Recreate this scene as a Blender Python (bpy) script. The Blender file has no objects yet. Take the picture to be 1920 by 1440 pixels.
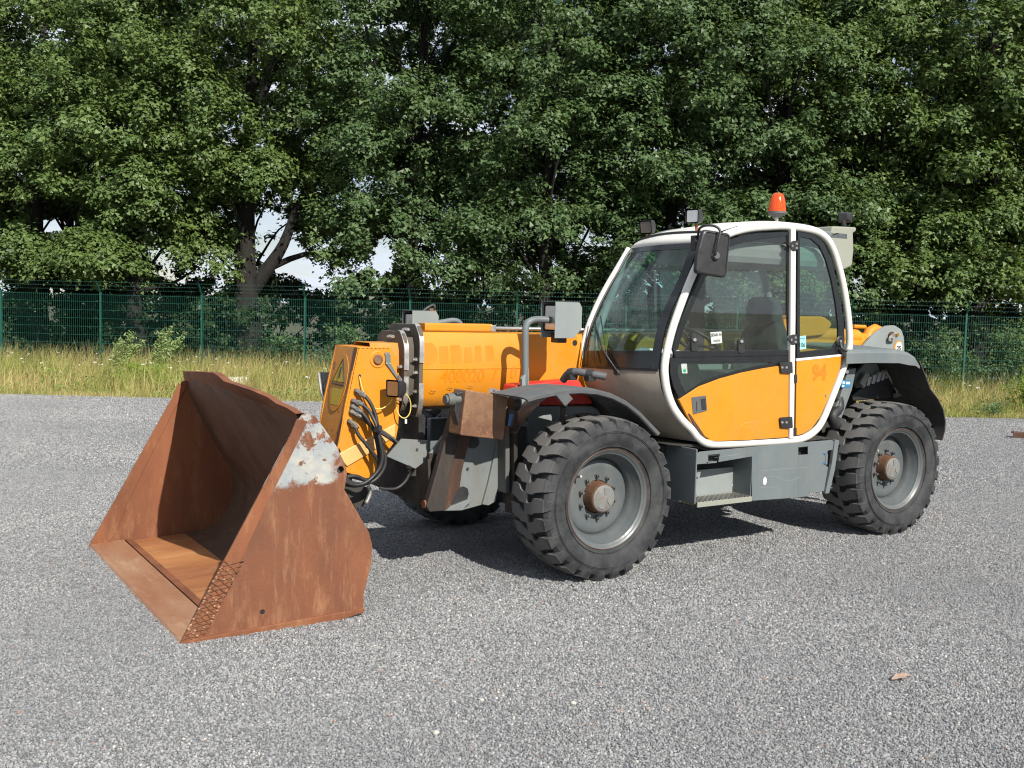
import bpy, bmesh, math, random
import numpy as np
from mathutils import Vector, Matrix, noise as mnoise
random.seed(7); rng = np.random.default_rng(7)
C = bpy.context.scene.collection
R = math.radians

# ------------------------------------------------------------------ camera
# World frame: X = towards the front of the machine, Y = towards its left side (the side we see), Z up, metres.
CAM = Vector((4.2355, 5.3008, 1.8309)); YAW, PIT, ROL, FPX = .5763, .0762, .0250, 1911.44
_f = Vector((-math.sin(YAW)*math.cos(PIT), -math.cos(YAW)*math.cos(PIT), -math.sin(PIT)))
_r0 = Vector((-math.cos(YAW), math.sin(YAW), 0)); _u0 = _r0.cross(_f)
_r = math.cos(ROL)*_r0 + math.sin(ROL)*_u0; _u = _r.cross(_f)
cd = bpy.data.cameras.new('camera'); cam = bpy.data.objects.new('camera', cd); C.objects.link(cam)
cam.matrix_world = Matrix(((_r.x, _u.x, -_f.x, CAM.x), (_r.y, _u.y, -_f.y, CAM.y), (_r.z, _u.z, -_f.z, CAM.z), (0, 0, 0, 1)))
cd.sensor_width = 36; cd.lens = FPX/1920*36; cd.clip_end = 3000; cd.clip_start = .05
bpy.context.scene.camera = cam

# ------------------------------------------------------------------ sky, sun, exposure
SUN = Vector((.02, 1.30, 1.0)).normalized()
ELEV = math.asin(SUN.z)
w = bpy.data.worlds.new('World'); bpy.context.scene.world = w; w.use_nodes = True
wn = w.node_tree.nodes; wl = w.node_tree.links; wn.clear()
sky = wn.new('ShaderNodeTexSky'); sky.sky_type = 'NISHITA'; sky.sun_disc = False
sky.sun_elevation = ELEV; sky.sun_rotation = math.atan2(SUN.x, SUN.y)
sky.air_density = 1.0; sky.dust_density = 0.0; sky.ozone_density = 1.5
tc = wn.new('ShaderNodeTexCoord'); mp = wn.new('ShaderNodeMapping'); mp.inputs['Scale'].default_value = (1, 1, 2.6)
nz = wn.new('ShaderNodeTexNoise'); nz.inputs['Scale'].default_value = 3.2; nz.inputs['Detail'].default_value = 9; nz.inputs['Roughness'].default_value = .58
cr = wn.new('ShaderNodeValToRGB'); cr.color_ramp.elements[0].position = .37; cr.color_ramp.elements[1].position = .53
cr.color_ramp.elements[0].color = (0, 0, 0, 1); cr.color_ramp.elements[1].color = (1, 1, 1, 1)
mx = wn.new('ShaderNodeMix'); mx.data_type = 'RGBA'
mx.inputs[7].default_value = (12.0, 13.2, 15.2, 1)
bg = wn.new('ShaderNodeBackground'); bg.inputs['Strength'].default_value = .05
wo = wn.new('ShaderNodeOutputWorld')
wl.new(tc.outputs['Generated'], mp.inputs[0]); wl.new(mp.outputs[0], nz.inputs['Vector']); wl.new(nz.outputs[0], cr.inputs[0])
wl.new(cr.outputs[0], mx.inputs[0]); wl.new(sky.outputs[0], mx.inputs[6]); wl.new(mx.outputs[2], bg.inputs[0]); wl.new(bg.outputs[0], wo.inputs[0])
sl = bpy.data.lights.new('sun', 'SUN'); sl.energy = 5.0; sl.angle = R(.53); sl.color = (1, .955, .88)
so = bpy.data.objects.new('sun', sl); C.objects.link(so); so.rotation_euler = SUN.to_track_quat('Z', 'Y').to_euler()
vs = bpy.context.scene.view_settings; vs.view_transform = 'Standard'; vs.look = 'None'; vs.exposure = .45; vs.gamma = 1; vs.use_curve_mapping = False
bpy.context.scene.cycles.pixel_filter_type = 'BLACKMAN_HARRIS'; bpy.context.scene.cycles.filter_width = 1.15
bpy.context.scene.cycles.max_bounces = 8; bpy.context.scene.cycles.transparent_max_bounces = 16

# ------------------------------------------------------------------ helpers
def B(u, v, axis, val):
    """point on the plane coordinate[axis] = val that the measured photo pixel (u, v) belongs to"""
    d = _f + _r*((u-960)/FPX) - _u*((v-720)/FPX)
    return CAM + d*((val-CAM[axis])/d[axis])
def BY(pts, y): return [B(u, v, 1, y) for u, v in pts]
def ob(name, me, mat=None, parent=None, smooth=False, bevel=0, kind=None, label=None):
    o = bpy.data.objects.new(name, me); C.objects.link(o)
    if mat is not None and not me.materials: me.materials.append(mat)
    if parent is not None: o.parent = parent
    if smooth: me.polygons.foreach_set('use_smooth', [True]*len(me.polygons))
    if bevel:
        m = o.modifiers.new('bevel', 'BEVEL'); m.width = bevel; m.segments = 2; m.limit_method = 'ANGLE'; m.angle_limit = R(35); m.harden_normals = False
    if kind: o['kind'] = kind
    if label: o['label'] = label
    return o
def tag(o, label=None, cat=None, group=None, kind=None):
    if label: o['label'] = label
    if cat: o['category'] = cat
    if group: o['group'] = group
    if kind: o['kind'] = kind
    return o
def empty(name, loc=(0, 0, 0)):
    o = bpy.data.objects.new(name, None); o.location = loc; o.empty_display_size = .2; C.objects.link(o); return o
class MB:
    """collects shapes and links them as one mesh object; coordinates are in world metres minus origin"""
    def __init__(s): s.v = []; s.f = []
    def add(s, vs, fs):
        n = len(s.v); s.v += [tuple(v) for v in vs]; s.f += [tuple(i+n for i in f) for f in fs]; return s
    def box(s, lo, hi, M=None):
        x0, y0, z0 = lo; x1, y1, z1 = hi
        v = [Vector(p) for p in ((x0,y0,z0),(x1,y0,z0),(x1,y1,z0),(x0,y1,z0),(x0,y0,z1),(x1,y0,z1),(x1,y1,z1),(x0,y1,z1))]
        if M is not None: v = [M @ p for p in v]
        return s.add(v, [(0,3,2,1),(4,5,6,7),(0,1,5,4),(1,2,6,5),(2,3,7,6),(3,0,4,7)])
    def prism(s, pts, d):
        """polygon (list of 3D points) extruded by vector d"""
        n = len(pts); d = Vector(d); a = [Vector(p) for p in pts]; b = [p+d for p in a]
        f = [tuple(range(n)), tuple(range(2*n-1, n-1, -1))] + [(i, n+i, n+(i+1) % n, (i+1) % n) for i in range(n)]
        return s.add(a+b, f)
    def ribbon(s, outer, inner, d):
        """ring between two closed loops with equal counts, extruded by d"""
        n = len(outer); d = Vector(d); o = [Vector(p) for p in outer]; i_ = [Vector(p) for p in inner]
        v = o + i_ + [p+d for p in o] + [p+d for p in i_]; f = []
        for k in range(n):
            j = (k+1) % n
            f += [(k, j, n+j, n+k), (2*n+k, 3*n+k, 3*n+j, 2*n+j), (k, 2*n+k, 2*n+j, j), (n+k, n+j, 3*n+j, 3*n+k)]
        return s.add(v, f)
    def loft(s, rows, closed=False):
        m = len(rows[0]); v = [p for r_ in rows for p in r_]; f = []
        for i in range(len(rows)-1):
            for j in range(m if closed else m-1):
                k = (j+1) % m
                f.append((i*m+j, i*m+k, (i+1)*m+k, (i+1)*m+j))
        return s.add(v, f)
    def tube(s, path, r, n=8, closed=False, caps=True, flat=1.0, up=None):
        P = [Vector(p) for p in path]; m = len(P); rows = []; prev = None
        for i, p in enumerate(P):
            if closed: t = P[(i+1) % m]-P[i-1]
            else: t = P[min(i+1, m-1)]-P[max(i-1, 0)]
            t.normalize()
            if prev is None:
                a = Vector(up) if up is not None else (Vector((0, 0, 1)) if abs(t.z) < .9 else Vector((0, 1, 0)))
            else: a = prev
            a = (a - t*a.dot(t)).normalized(); b = t.cross(a); prev = a
            rr = r[i] if isinstance(r, (list, tuple)) else r
            rows.append([p + a*(rr*math.cos(2*math.pi*k/n)) + b*(rr*flat*math.sin(2*math.pi*k/n)) for k in range(n)])
        if closed: rows.append(rows[0])
        s.loft(rows, True)
        if caps and not closed:
            nv = len(s.v)-len(rows)*n
            s.f += [tuple(range(nv+n-1, nv-1, -1)), tuple(range(len(s.v)-n, len(s.v)))]
        return s
    def cyl(s, p0, p1, r, n=16): return s.tube([p0, p1], r, n)
    def lathe(s, prof, c, axis=(0, 1, 0), n=48):
        """profile of (offset along axis, radius) round centre c"""
        ax = Vector(axis).normalized(); a = Vector((0, 0, 1)) if abs(ax.z) < .9 else Vector((1, 0, 0)); a = (a-ax*a.dot(ax)).normalized(); b = ax.cross(a); c = Vector(c)
        rows = [[c + ax*h + (a*math.cos(2*math.pi*k/n)+b*math.sin(2*math.pi*k/n))*q for k in range(n)] for h, q in prof]
        return s.loft(rows, True)
    def mesh(s, name='m', origin=None, fix=True):
        me = bpy.data.meshes.new(name)
        v = s.v if origin is None else [tuple(Vector(p)-Vector(origin)) for p in s.v]
        me.from_pydata(v, [], s.f)
        if fix:
            bm = bmesh.new(); bm.from_mesh(me); bmesh.ops.remove_doubles(bm, verts=bm.verts, dist=1e-5)
            bmesh.ops.recalc_face_normals(bm, faces=bm.faces); bm.to_mesh(me); bm.free()
        me.update(); return me
    def build(s, name, mat, parent=None, smooth=False, bevel=0, **k):
        me = s.mesh(name)
        if smooth == 'auto':
            o = ob(name, me, mat, parent, True, bevel, **k)
            bm = bmesh.new(); bm.from_mesh(me)
            for e in bm.edges:
                if len(e.link_faces) == 2 and e.calc_face_angle(0) > R(38): e.smooth = False
            bm.to_mesh(me); bm.free(); return o
        return ob(name, me, mat, parent, smooth, bevel, **k)
def rounded(pts, rad=.02, n=4):
    """round every corner of a closed 3D polygon"""
    P = [Vector(p) for p in pts]; out = []; m = len(P)
    for i in range(m):
        a, b, c = P[i-1], P[i], P[(i+1) % m]
        d1 = (a-b); d2 = (c-b); q = min(rad, d1.length*.45, d2.length*.45)
        s_, e_ = b+d1.normalized()*q, b+d2.normalized()*q
        for k in range(n+1):
            t = k/n; out.append(s_*(1-t)**2 + b*2*t*(1-t) + e_*t*t)
    return out
def spline(pts, n=6, closed=False):
    P = [Vector(p) for p in pts]; m = len(P); out = []
    for i in range(m if closed else m-1):
        if closed: p0, p1, p2, p3 = P[i-1], P[i], P[(i+1) % m], P[(i+2) % m]
        else: p0, p1, p2, p3 = P[max(i-1, 0)], P[i], P[i+1], P[min(i+2, m-1)]
        for k in range(n):
            t = k/n; out.append(.5*((2*p1)+(p2-p0)*t+(2*p0-5*p1+4*p2-p3)*t*t+(3*p1-p0-3*p2+p3)*t**3))
    if not closed: out.append(P[-1])
    return out
def inset_loop(pts, d, axis=1):
    """offset a closed planar loop (plane perpendicular to axis) inwards by d"""
    i, j = [k for k in (0, 1, 2) if k != axis]
    P = [Vector(p) for p in pts]; m = len(P)
    area = sum(P[k][i]*P[(k+1) % m][j]-P[(k+1) % m][i]*P[k][j] for k in range(m)); sg = 1 if area > 0 else -1
    out = []
    for k in range(m):
        t = (P[(k+1) % m]-P[k-1]); nrm = Vector((0, 0, 0)); nrm[i] = -t[j]*sg; nrm[j] = t[i]*sg
        out.append(P[k]+nrm.normalized()*d)
    return out

# ------------------------------------------------------------------ materials
def newmat(name):
    m = bpy.data.materials.new(name); m.use_nodes = True; n = m.node_tree.nodes; l = m.node_tree.links
    return m, n, l, n['Principled BSDF']
def N(n, t, **k):
    x = n.new('ShaderNode'+t)
    for a, b in k.items():
        if a.startswith('i_'): x.inputs[a[2:].replace('_', ' ')].default_value = b
        else: setattr(x, a, b)
    return x
def mixc(n, l, fac, a, b, bt='MIX'):
    x = n.new('ShaderNodeMix'); x.data_type = 'RGBA'; x.blend_type = bt
    for s_, v in ((0, fac), (6, a), (7, b)):
        if hasattr(v, 'is_linked') or hasattr(v, 'links'): l.new(v, x.inputs[s_])
        else: x.inputs[s_].default_value = v if s_ == 0 else (*v, 1)
    return x.outputs[2]
def ramp(n, l, src, p0, p1, c0=0., c1=1.):
    x = N(n, 'MapRange'); x.inputs[1].default_value = p0; x.inputs[2].default_value = p1; x.inputs[3].default_value = c0; x.inputs[4].default_value = c1
    l.new(src, x.inputs[0]); return x.outputs[0]
def mth(n, l, op, a, b=None):
    x = N(n, 'Math'); x.operation = op
    for i, v in ((0, a), (1, b)):
        if v is None: continue
        if hasattr(v, 'links'): l.new(v, x.inputs[i])
        else: x.inputs[i].default_value = v
    return x.outputs[0]
def tex(n, l, scale, detail=5, rough=.6, stretch=None, co='Object', dist=0):
    t = N(n, 'TexCoord'); x = N(n, 'TexNoise'); x.inputs['Scale'].default_value = scale; x.inputs['Detail'].default_value = detail; x.inputs['Roughness'].default_value = rough; x.inputs['Distortion'].default_value = dist
    if stretch:
        mp_ = N(n, 'Mapping'); mp_.inputs['Scale'].default_value = stretch; l.new(t.outputs[co], mp_.inputs[0]); l.new(mp_.outputs[0], x.inputs['Vector'])
    else: l.new(t.outputs[co], x.inputs['Vector'])
    return x.outputs[0]
def bump(n, l, bsdf, h, strength=.2, dist=.01):
    b = N(n, 'Bump'); b.inputs['Strength'].default_value = strength; b.inputs['Distance'].default_value = dist
    l.new(h, b.inputs['Height']); l.new(b.outputs[0], bsdf.inputs['Normal'])
RUST = (.17, .055, .022); DUST = (.20, .17, .13)
def paint(name, col, rough=.35, dirt=.35, dirtcol=DUST, rust=0., var=.12, spec=.5, rustlo=.62, streak=True, metal=0):
    m, n, l, b = newmat(name)
    c = mixc(n, l, ramp(n, l, tex(n, l, 1.7, 3), .3, .7), tuple(x*(1-var) for x in col), tuple(min(1, x*(1+var)) for x in col))
    d1 = ramp(n, l, tex(n, l, 7, 8, .7, (1, 1, .35) if streak else None), .42, .75, 0, dirt)
    c = mixc(n, l, d1, c, dirtcol)
    sp = ramp(n, l, tex(n, l, 160, 2, .5), .66, .72, 0, .5*dirt); c = mixc(n, l, sp, c, tuple(x*.35 for x in dirtcol))
    if rust:
        rm = ramp(n, l, tex(n, l, 9, 9, .72), rustlo, rustlo+.04, 0, rust); c = mixc(n, l, rm, c, RUST)
    l.new(c, b.inputs['Base Color']); b.inputs['Metallic'].default_value = metal
    l.new(ramp(n, l, tex(n, l, 14, 6, .7), .3, .75, rough*.8, min(1, rough*1.9)), b.inputs['Roughness'])
    b.inputs['Specular IOR Level'].default_value = spec
    bump(n, l, b, tex(n, l, 60, 4, .6), .05, .004)
    return m
def rustmat(name, a=(.225, .082, .036), b_=(.135, .050, .025), c_=(.31, .155, .075), rough=.8, stretch=(1, 1, .3), sc=6, pit=.25):
    m, n, l, b = newmat(name)
    c = mixc(n, l, ramp(n, l, tex(n, l, sc*.5, 6, .6, stretch), .35, .65), a, b_)
    c = mixc(n, l, ramp(n, l, tex(n, l, sc*1.6, 9, .75, stretch), .52, .74, 0, .75), c, c_)
    c = mixc(n, l, ramp(n, l, tex(n, l, 90, 3, .7), .58, .72, 0, .45), c, tuple(x*.45 for x in b_))
    c = mixc(n, l, ramp(n, l, tex(n, l, 200, 2, .7), .64, .74, 0, .5), c, tuple(min(1, x*1.3) for x in c_))
    l.new(c, b.inputs['Base Color']); l.new(ramp(n, l, tex(n, l, 12, 6), .3, .7, rough*.75, rough), b.inputs['Roughness'])
    b.inputs['Specular IOR Level'].default_value = .3
    bump(n, l, b, tex(n, l, 45, 8, .7), pit, .006); return m
M = {}
M['orange'] = paint('orange_paint', (.60, .215, .004), .40, .30, (.42, .22, .07), rust=.85, rustlo=.685, var=.09)
M['orange_ghost'] = paint('unfaded_orange_paint', (.562, .184, .002), .38, .10, (.5, .25, .08), var=.05)
M['orange_dull'] = paint('chalky_orange_paint', (.48, .19, .015), .55, .4, (.40, .24, .10), rust=.8, rustlo=.66, var=.12)
M['white'] = paint('white_paint', (.66, .64, .59), .35, .22, (.42, .36, .27), rust=.5, rustlo=.72, var=.04)
M['panel'] = paint('dusty_white_panel', (.40, .35, .285), .5, .65, (.30, .24, .17), var=.08)
M['grey'] = paint('grey_machine_paint', (.118, .138, .142), .45, .28, (.22, .21, .18), rust=.55, rustlo=.70, var=.08)
M['grey_light'] = paint('light_grey_paint', (.20, .225, .22), .5, .3, (.30, .28, .24), rust=.6, rustlo=.69, var=.08)
M['grey_cream'] = paint('cream_grey_paint', (.245, .25, .205), .55, .2, (.30, .28, .22), var=.05)
M['grey_dark'] = paint('dark_grey_plastic', (.075, .080, .082), .55, .45, (.14, .13, .115), var=.1)
M['black'] = paint('black_plastic', (.018, .018, .019), .4, .2, (.07, .065, .06), var=.1)
M['black_trim'] = paint('black_glass_border', (.012, .013, .014), .18, .12, (.05, .05, .045), var=.05)
M['shadow_steel'] = paint('shaded_grimy_steel', (.03, .028, .026), .7, .5, (.06, .05, .04), rust=.5, rustlo=.6)  # grimy steel, with the shade under the machine put into its dark base
M['tyre'] = paint('worn_rubber', (.024, .025, .027), .72, .65, (.10, .10, .098), var=.25, spec=.3, streak=False)
_m = M['tyre']; _n = _m.node_tree.nodes; _l = _m.node_tree.links; _b = _n['Principled BSDF']; _src = _b.inputs['Base Color'].links[0].from_socket
_t = _n.new('ShaderNodeTexCoord'); _s = _n.new('ShaderNodeSeparateXYZ'); _l.new(_t.outputs['Object'], _s.inputs[0])
_r2 = mth(_n, _l, 'SQRT', mth(_n, _l, 'ADD', mth(_n, _l, 'MULTIPLY', _s.outputs['X'], _s.outputs['X']), mth(_n, _l, 'MULTIPLY', _s.outputs['Z'], _s.outputs['Z'])))
_l.new(mixc(_n, _l, ramp(_n, _l, _r2, .536, .547, 0, .75), _src, (.165, .16, .152)), _b.inputs['Base Color'])
M['rim'] = paint('grey_rim_paint', (.084, .096, .099), .32, .22, (.24, .20, .15), rust=.35, rustlo=.70)
M['steel'] = paint('bare_steel', (.50, .48, .45), .35, .3, (.25, .20, .15), metal=.8)
M['ghost_dark'] = paint('unfaded_orange_number', (.545, .160, .002), .38, .08, (.5, .25, .08), var=.05)
M['grey_worn'] = paint('worn_greasy_grey', (.155, .172, .170), .5, .55, (.15, .125, .095), rust=.7, rustlo=.66, var=.12)
M['red'] = paint('red_paint', (.55, .022, .015), .4, .25, (.25, .12, .09))
M['pale_stone'] = rustmat('pale_stone', (.46, .44, .38), (.36, .34, .30), (.55, .52, .46), .9, (1, 1, 1), 30, .2)
M['seat'] = paint('dark_seat_fabric', (.030, .034, .038), .9, .2, (.06, .06, .06))
M['interior'] = paint('grey_cab_trim', (.17, .195, .185), .6, .2, (.2, .2, .18))
M['paper'] = paint('white_paper', (.80, .80, .78), .6, .05)
M['rust'] = rustmat('bucket_rust')
M['rust_in'] = rustmat('polished_brown_steel', (.115, .066, .044), (.065, .039, .027), (.18, .12, .085), .6, (1, 1, .25), 5, .12)
M['rust_floor'] = rustmat('sanded_rust_floor', (.40, .175, .065), (.24, .09, .038), (.48, .28, .13), .75, (.25, 1, 1), 4, .1)
M['rust_edge'] = rustmat('worn_cutting_edge', (.34, .20, .12), (.24, .095, .045), (.44, .32, .19), .6, (1, .3, 1), 5, .2)
M['bead'] = rustmat('rusty_weld_bead', (.15, .065, .034), (.10, .042, .024), (.40, .26, .16), .7, (1, 1, 1), 20, .2)
M['rust_dark'] = rustmat('greasy_rust', (.10, .05, .03), (.04, .026, .02), (.19, .085, .04), .6, (1, 1, .3), 7, .2)
M['rust_block'] = rustmat('block_rust', (.22, .125, .07), (.13, .06, .035), (.34, .20, .11), .55, (1, 1, 1), 10, .2)
M['concrete'] = rustmat('white_concrete', (.72, .70, .64), (.60, .58, .52), (.80, .79, .75), .9, (1, 1, 1), 8, .2)

def glassmat(name, tint, extra=0., ior=1.5):
    m, n, l, b = newmat(name); n.remove(b)
    tr = N(n, 'BsdfTransparent'); tr.inputs[0].default_value = (*tint, 1)
    gl = N(n, 'BsdfGlossy'); gl.inputs['Roughness'].default_value = .015
    df = N(n, 'BsdfDiffuse'); df.inputs[0].default_value = (.45, .44, .40, 1)
    fr = N(n, 'Fresnel'); gm = N(n, 'NewGeometry'); l.new(ramp(n, l, gm.outputs['Backfacing'], 0, 1, ior, 1/ior), fr.inputs[0])
    m1 = N(n, 'MixShader'); m2 = N(n, 'MixShader')
    l.new(ramp(n, l, tex(n, l, 5, 8, .7), .35, .8, .01, .05+extra), m1.inputs[0]); l.new(tr.outputs[0], m1.inputs[1]); l.new(df.outputs[0], m1.inputs[2])
    l.new(fr.outputs[0], m2.inputs[0]); l.new(m1.outputs[0], m2.inputs[1]); l.new(gl.outputs[0], m2.inputs[2])
    l.new(m2.outputs[0], n['Material Output'].inputs[0]); return m
M['glass'] = glassmat('green_tinted_glass', (.74, .90, .84), .0, 1.75)
M['glass_front'] = glassmat('teal_windscreen', (.66, .88, .84), -.02, 1.62)
M['glass_clear'] = glassmat('dusty_clear_perspex', (.90, .92, .91), -.01)
M['lens'] = glassmat('lamp_lens', (.8, .8, .8), .1)

def leafmat(name, c1, c2, c3, trans=.28):
    m, n, l, b = newmat(name); g = N(n, 'NewGeometry')
    c = mixc(n, l, g.outputs['Random Per Island'], c1, c2)
    c = mixc(n, l, ramp(n, l, tex(n, l, .55, 3, .5, None, 'Object'), .42, .68, 0, .8), c, c3)
    l.new(c, b.inputs['Base Color']); b.inputs['Roughness'].default_value = .45; b.inputs['Specular IOR Level'].default_value = .28
    t = N(n, 'BsdfTranslucent'); c2_ = mixc(n, l, .5, c, (.20, .26, .03)); l.new(c2_, t.inputs[0])
    s_ = N(n, 'MixShader'); s_.inputs[0].default_value = trans; l.new(b.outputs[0], s_.inputs[1]); l.new(t.outputs[0], s_.inputs[2])
    l.new(s_.outputs[0], n['Material Output'].inputs[0]); return m
M['leaf_a'] = leafmat('oak_leaf', (.046, .096, .021), (.170, .236, .080), (.105, .152, .032))
M['leaf_b'] = leafmat('deep_green_leaf', (.036, .080, .025), (.138, .202, .083), (.075, .125, .038))
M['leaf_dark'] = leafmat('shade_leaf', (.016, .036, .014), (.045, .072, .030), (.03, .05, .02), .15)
M['leaf_c'] = leafmat('yellow_green_leaf', (.075, .125, .022), (.185, .235, .060), (.13, .165, .032))
M['leaf_d'] = leafmat('shrub_leaf', (.06, .12, .04), (.15, .23, .10), (.11, .17, .06))
M['weed'] = leafmat('bright_weed_leaf', (.16, .27, .03), (.24, .34, .05), (.18, .28, .04), .4)
M['willow'] = leafmat('grey_green_weed_leaf', (.15, .22, .06), (.34, .42, .18), (.2, .28, .09), .3)
def barkmat():
    m, n, l, b = newmat('oak_bark')
    h = tex(n, l, 9, 8, .75, (1, 1, .2))
    c = mixc(n, l, ramp(n, l, h, .35, .7), (.006, .0055, .005), (.026, .022, .018)); l.new(c, b.inputs['Base Color']); b.inputs['Roughness'].default_value = .95
    bump(n, l, b, h, .8, .03); return m
M['bark'] = barkmat()
def fencemat():
    m, n, l, b = newmat('green_fence_coating')
    c = mixc(n, l, ramp(n, l, tex(n, l, 3, 4), .3, .7), (.008, .066, .047), (.013, .092, .066)); l.new(c, b.inputs['Base Color']); b.inputs['Roughness'].default_value = .45
    return m
M['fence'] = fencemat()
def grassmat():
    m, n, l, b = newmat('meadow_grass')
    g = N(n, 'NewGeometry'); a = N(n, 'Attribute'); a.attribute_name = 'dry'
    c1 = mixc(n, l, g.outputs['Random Per Island'], (.46, .355, .13), (.76, .62, .31))
    c2 = mixc(n, l, g.outputs['Random Per Island'], (.15, .21, .032), (.38, .42, .10))
    c = mixc(n, l, a.outputs['Fac'], c2, c1); c = mixc(n, l, ramp(n, l, tex(n, l, 2.2, 4, .6, (1, 1, .3)), .50, .66, 0, .65), c, (.21, .13, .065)); l.new(c, b.inputs['Base Color']); b.inputs['Roughness'].default_value = .6; b.inputs['Specular IOR Level'].default_value = .2
    t = N(n, 'BsdfTranslucent'); l.new(c, t.inputs[0]); s_ = N(n, 'MixShader'); s_.inputs[0].default_value = .35
    l.new(b.outputs[0], s_.inputs[1]); l.new(t.outputs[0], s_.inputs[2]); l.new(s_.outputs[0], n['Material Output'].inputs[0]); return m
M['grass'] = grassmat()
def gravelmat():
    m, n, l, b = newmat('grey_gravel')
    t = N(n, 'TexCoord'); v = N(n, 'TexVoronoi'); v.inputs['Scale'].default_value = 95; v.feature = 'F1'; l.new(t.outputs['Object'], v.inputs['Vector'])
    sx = N(n, 'SeparateColor'); l.new(v.outputs['Color'], sx.inputs[0])
    c = mixc(n, l, sx.outputs[0], (.165, .168, .174), (.35, .35, .35))
    c = mixc(n, l, ramp(n, l, sx.outputs[1], .90, .97, 0, .9), c, (.50, .47, .41))
    c = mixc(n, l, ramp(n, l, sx.outputs[2], .985, .99, 0, .8), c, (.36, .20, .14))
    c = mixc(n, l, ramp(n, l, tex(n, l, .35, 5, .6), .35, .7, 0, .5), c, (.26, .255, .245))
    dk = ramp(n, l, v.outputs['Distance'], .35, .8, 0, .45); c = mixc(n, l, dk, c, (.03, .032, .036))
    l.new(c, b.inputs['Base Color']); b.inputs['Roughness'].default_value = .85; b.inputs['Specular IOR Level'].default_value = .3
    h = mth(n, l, 'ADD', mth(n, l, 'MULTIPLY', v.outputs['Distance'], -1.), mth(n, l, 'MULTIPLY', sx.outputs[1], .5))
    bump(n, l, b, h, .9, .012); return m
M['gravel'] = gravelmat()
def stonemat():
    m, n, l, b = newmat('gravel_stone'); oi = N(n, 'ObjectInfo')
    r_ = oi.outputs['Random']
    wn_ = N(n, 'TexWhiteNoise'); wn_.noise_dimensions = '1D'; l.new(r_, wn_.inputs['W']); sx = N(n, 'SeparateColor'); l.new(wn_.outputs['Color'], sx.inputs[0])
    c = mixc(n, l, sx.outputs[0], (.088, .089, .092), (.345, .343, .338))
    c = mixc(n, l, ramp(n, l, sx.outputs[1], .975, .985, 0, 1), c, (.52, .49, .43))
    c = mixc(n, l, ramp(n, l, sx.outputs[2], .9975, .998, 0, 1), c, (.40, .20, .13))
    tl = N(n, 'TexNoise'); tl.inputs['Scale'].default_value = .45; tl.inputs['Detail'].default_value = 5; l.new(oi.outputs['Location'], tl.inputs['Vector'])
    c = mixc(n, l, ramp(n, l, tl.outputs[0], .42, .64, 0, .42), c, (.15, .152, .157)); c = mixc(n, l, ramp(n, l, tl.outputs[0], .40, .30, 0, .35), c, (.33, .325, .31))
    l.new(c, b.inputs['Base Color']); b.inputs['Roughness'].default_value = .8; return m
M['stone'] = stonemat()
def earthmat():
    m, n, l, b = newmat('dry_earth')
    c = mixc(n, l, ramp(n, l, tex(n, l, 1.5, 8, .7), .35, .65), (.045, .045, .022), (.085, .078, .038)); l.new(c, b.inputs['Base Color']); b.inputs['Roughness'].default_value = .95
    bump(n, l, b, tex(n, l, 12, 8, .7), .8, .05); return m
M['earth'] = earthmat()

def text(body, size, M4, mat, name, parent, depth=.001, bold=0):
    cu = bpy.data.curves.new(name, 'FONT'); cu.body = body; cu.size = size; cu.extrude = depth; cu.offset = bold; cu.align_x = 'CENTER'; cu.align_y = 'CENTER'
    to = bpy.data.objects.new(name, cu); C.objects.link(to)
    me = bpy.data.meshes.new_from_object(to.evaluated_get(bpy.context.evaluated_depsgraph_get())); bpy.data.objects.remove(to)
    me.transform(M4); me.materials.clear(); return ob(name, me, mat, parent)
def side_frame(p, rot=0, tilt=0.):
    """text frame on a surface that faces +Y (reads left to right towards -X)"""
    return Matrix.Translation(p) @ Matrix(((-1, 0, 0, 0), (0, tilt, 1, 0), (0, 1, 0, 0), (0, 0, 0, 1))) @ Matrix.Rotation(rot, 4, 'Z')
# ================================================================== SETTING
E0 = Vector((1.99, -15.18, 0)); ED = Vector((-.848, .530, 0)).normalized(); EN = Vector((-ED.y, ED.x, 0))
if EN.y > 0: EN = -EN                                   # EN points away from the yard
F0 = Vector((-8.77, -14.57, 0)); FD = Vector((-1.983, 1.554, 0)); FD.normalize(); FN = Vector((FD.y, -FD.x, 0))
if FN.y > 0: FN = -FN
FZ = -.142; PITCH = 2.52; F0 = F0 + FD*0.0
def FP(k, off=0., z=0.): return F0 + FD*(PITCH*k) + FN*off + Vector((0, 0, z))
def edge_s(x, y): return (x-E0.x)*EN.x + (y-E0.y)*EN.y   # > 0 beyond the gravel edge
def gz(x, y):
    s_ = edge_s(x, y)
    t = min(max(s_/3.5, 0), 1); return FZ*t*t*(3-2*t)
# ground sheet to the horizon
def ground():
    xs = [-900, -300, -100, -50] + list(np.arange(-34, 14.1, 1.0)) + [25, 60, 150, 400, 900]
    ys = [-900, -400, -160, -80, -50] + list(np.arange(-36, 12.1, 1.0)) + [25, 60, 150, 400, 900]
    v = [(x, y, gz(x, y)-.03) for y in ys for x in xs]; nx = len(xs)
    f = [(j*nx+i, j*nx+i+1, (j+1)*nx+i+1, (j+1)*nx+i) for j in range(len(ys)-1) for i in range(nx-1)]
    m = MB(); m.add(v, f); return m.build('ground', M['earth'], smooth=True, kind='structure')
ground()
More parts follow.
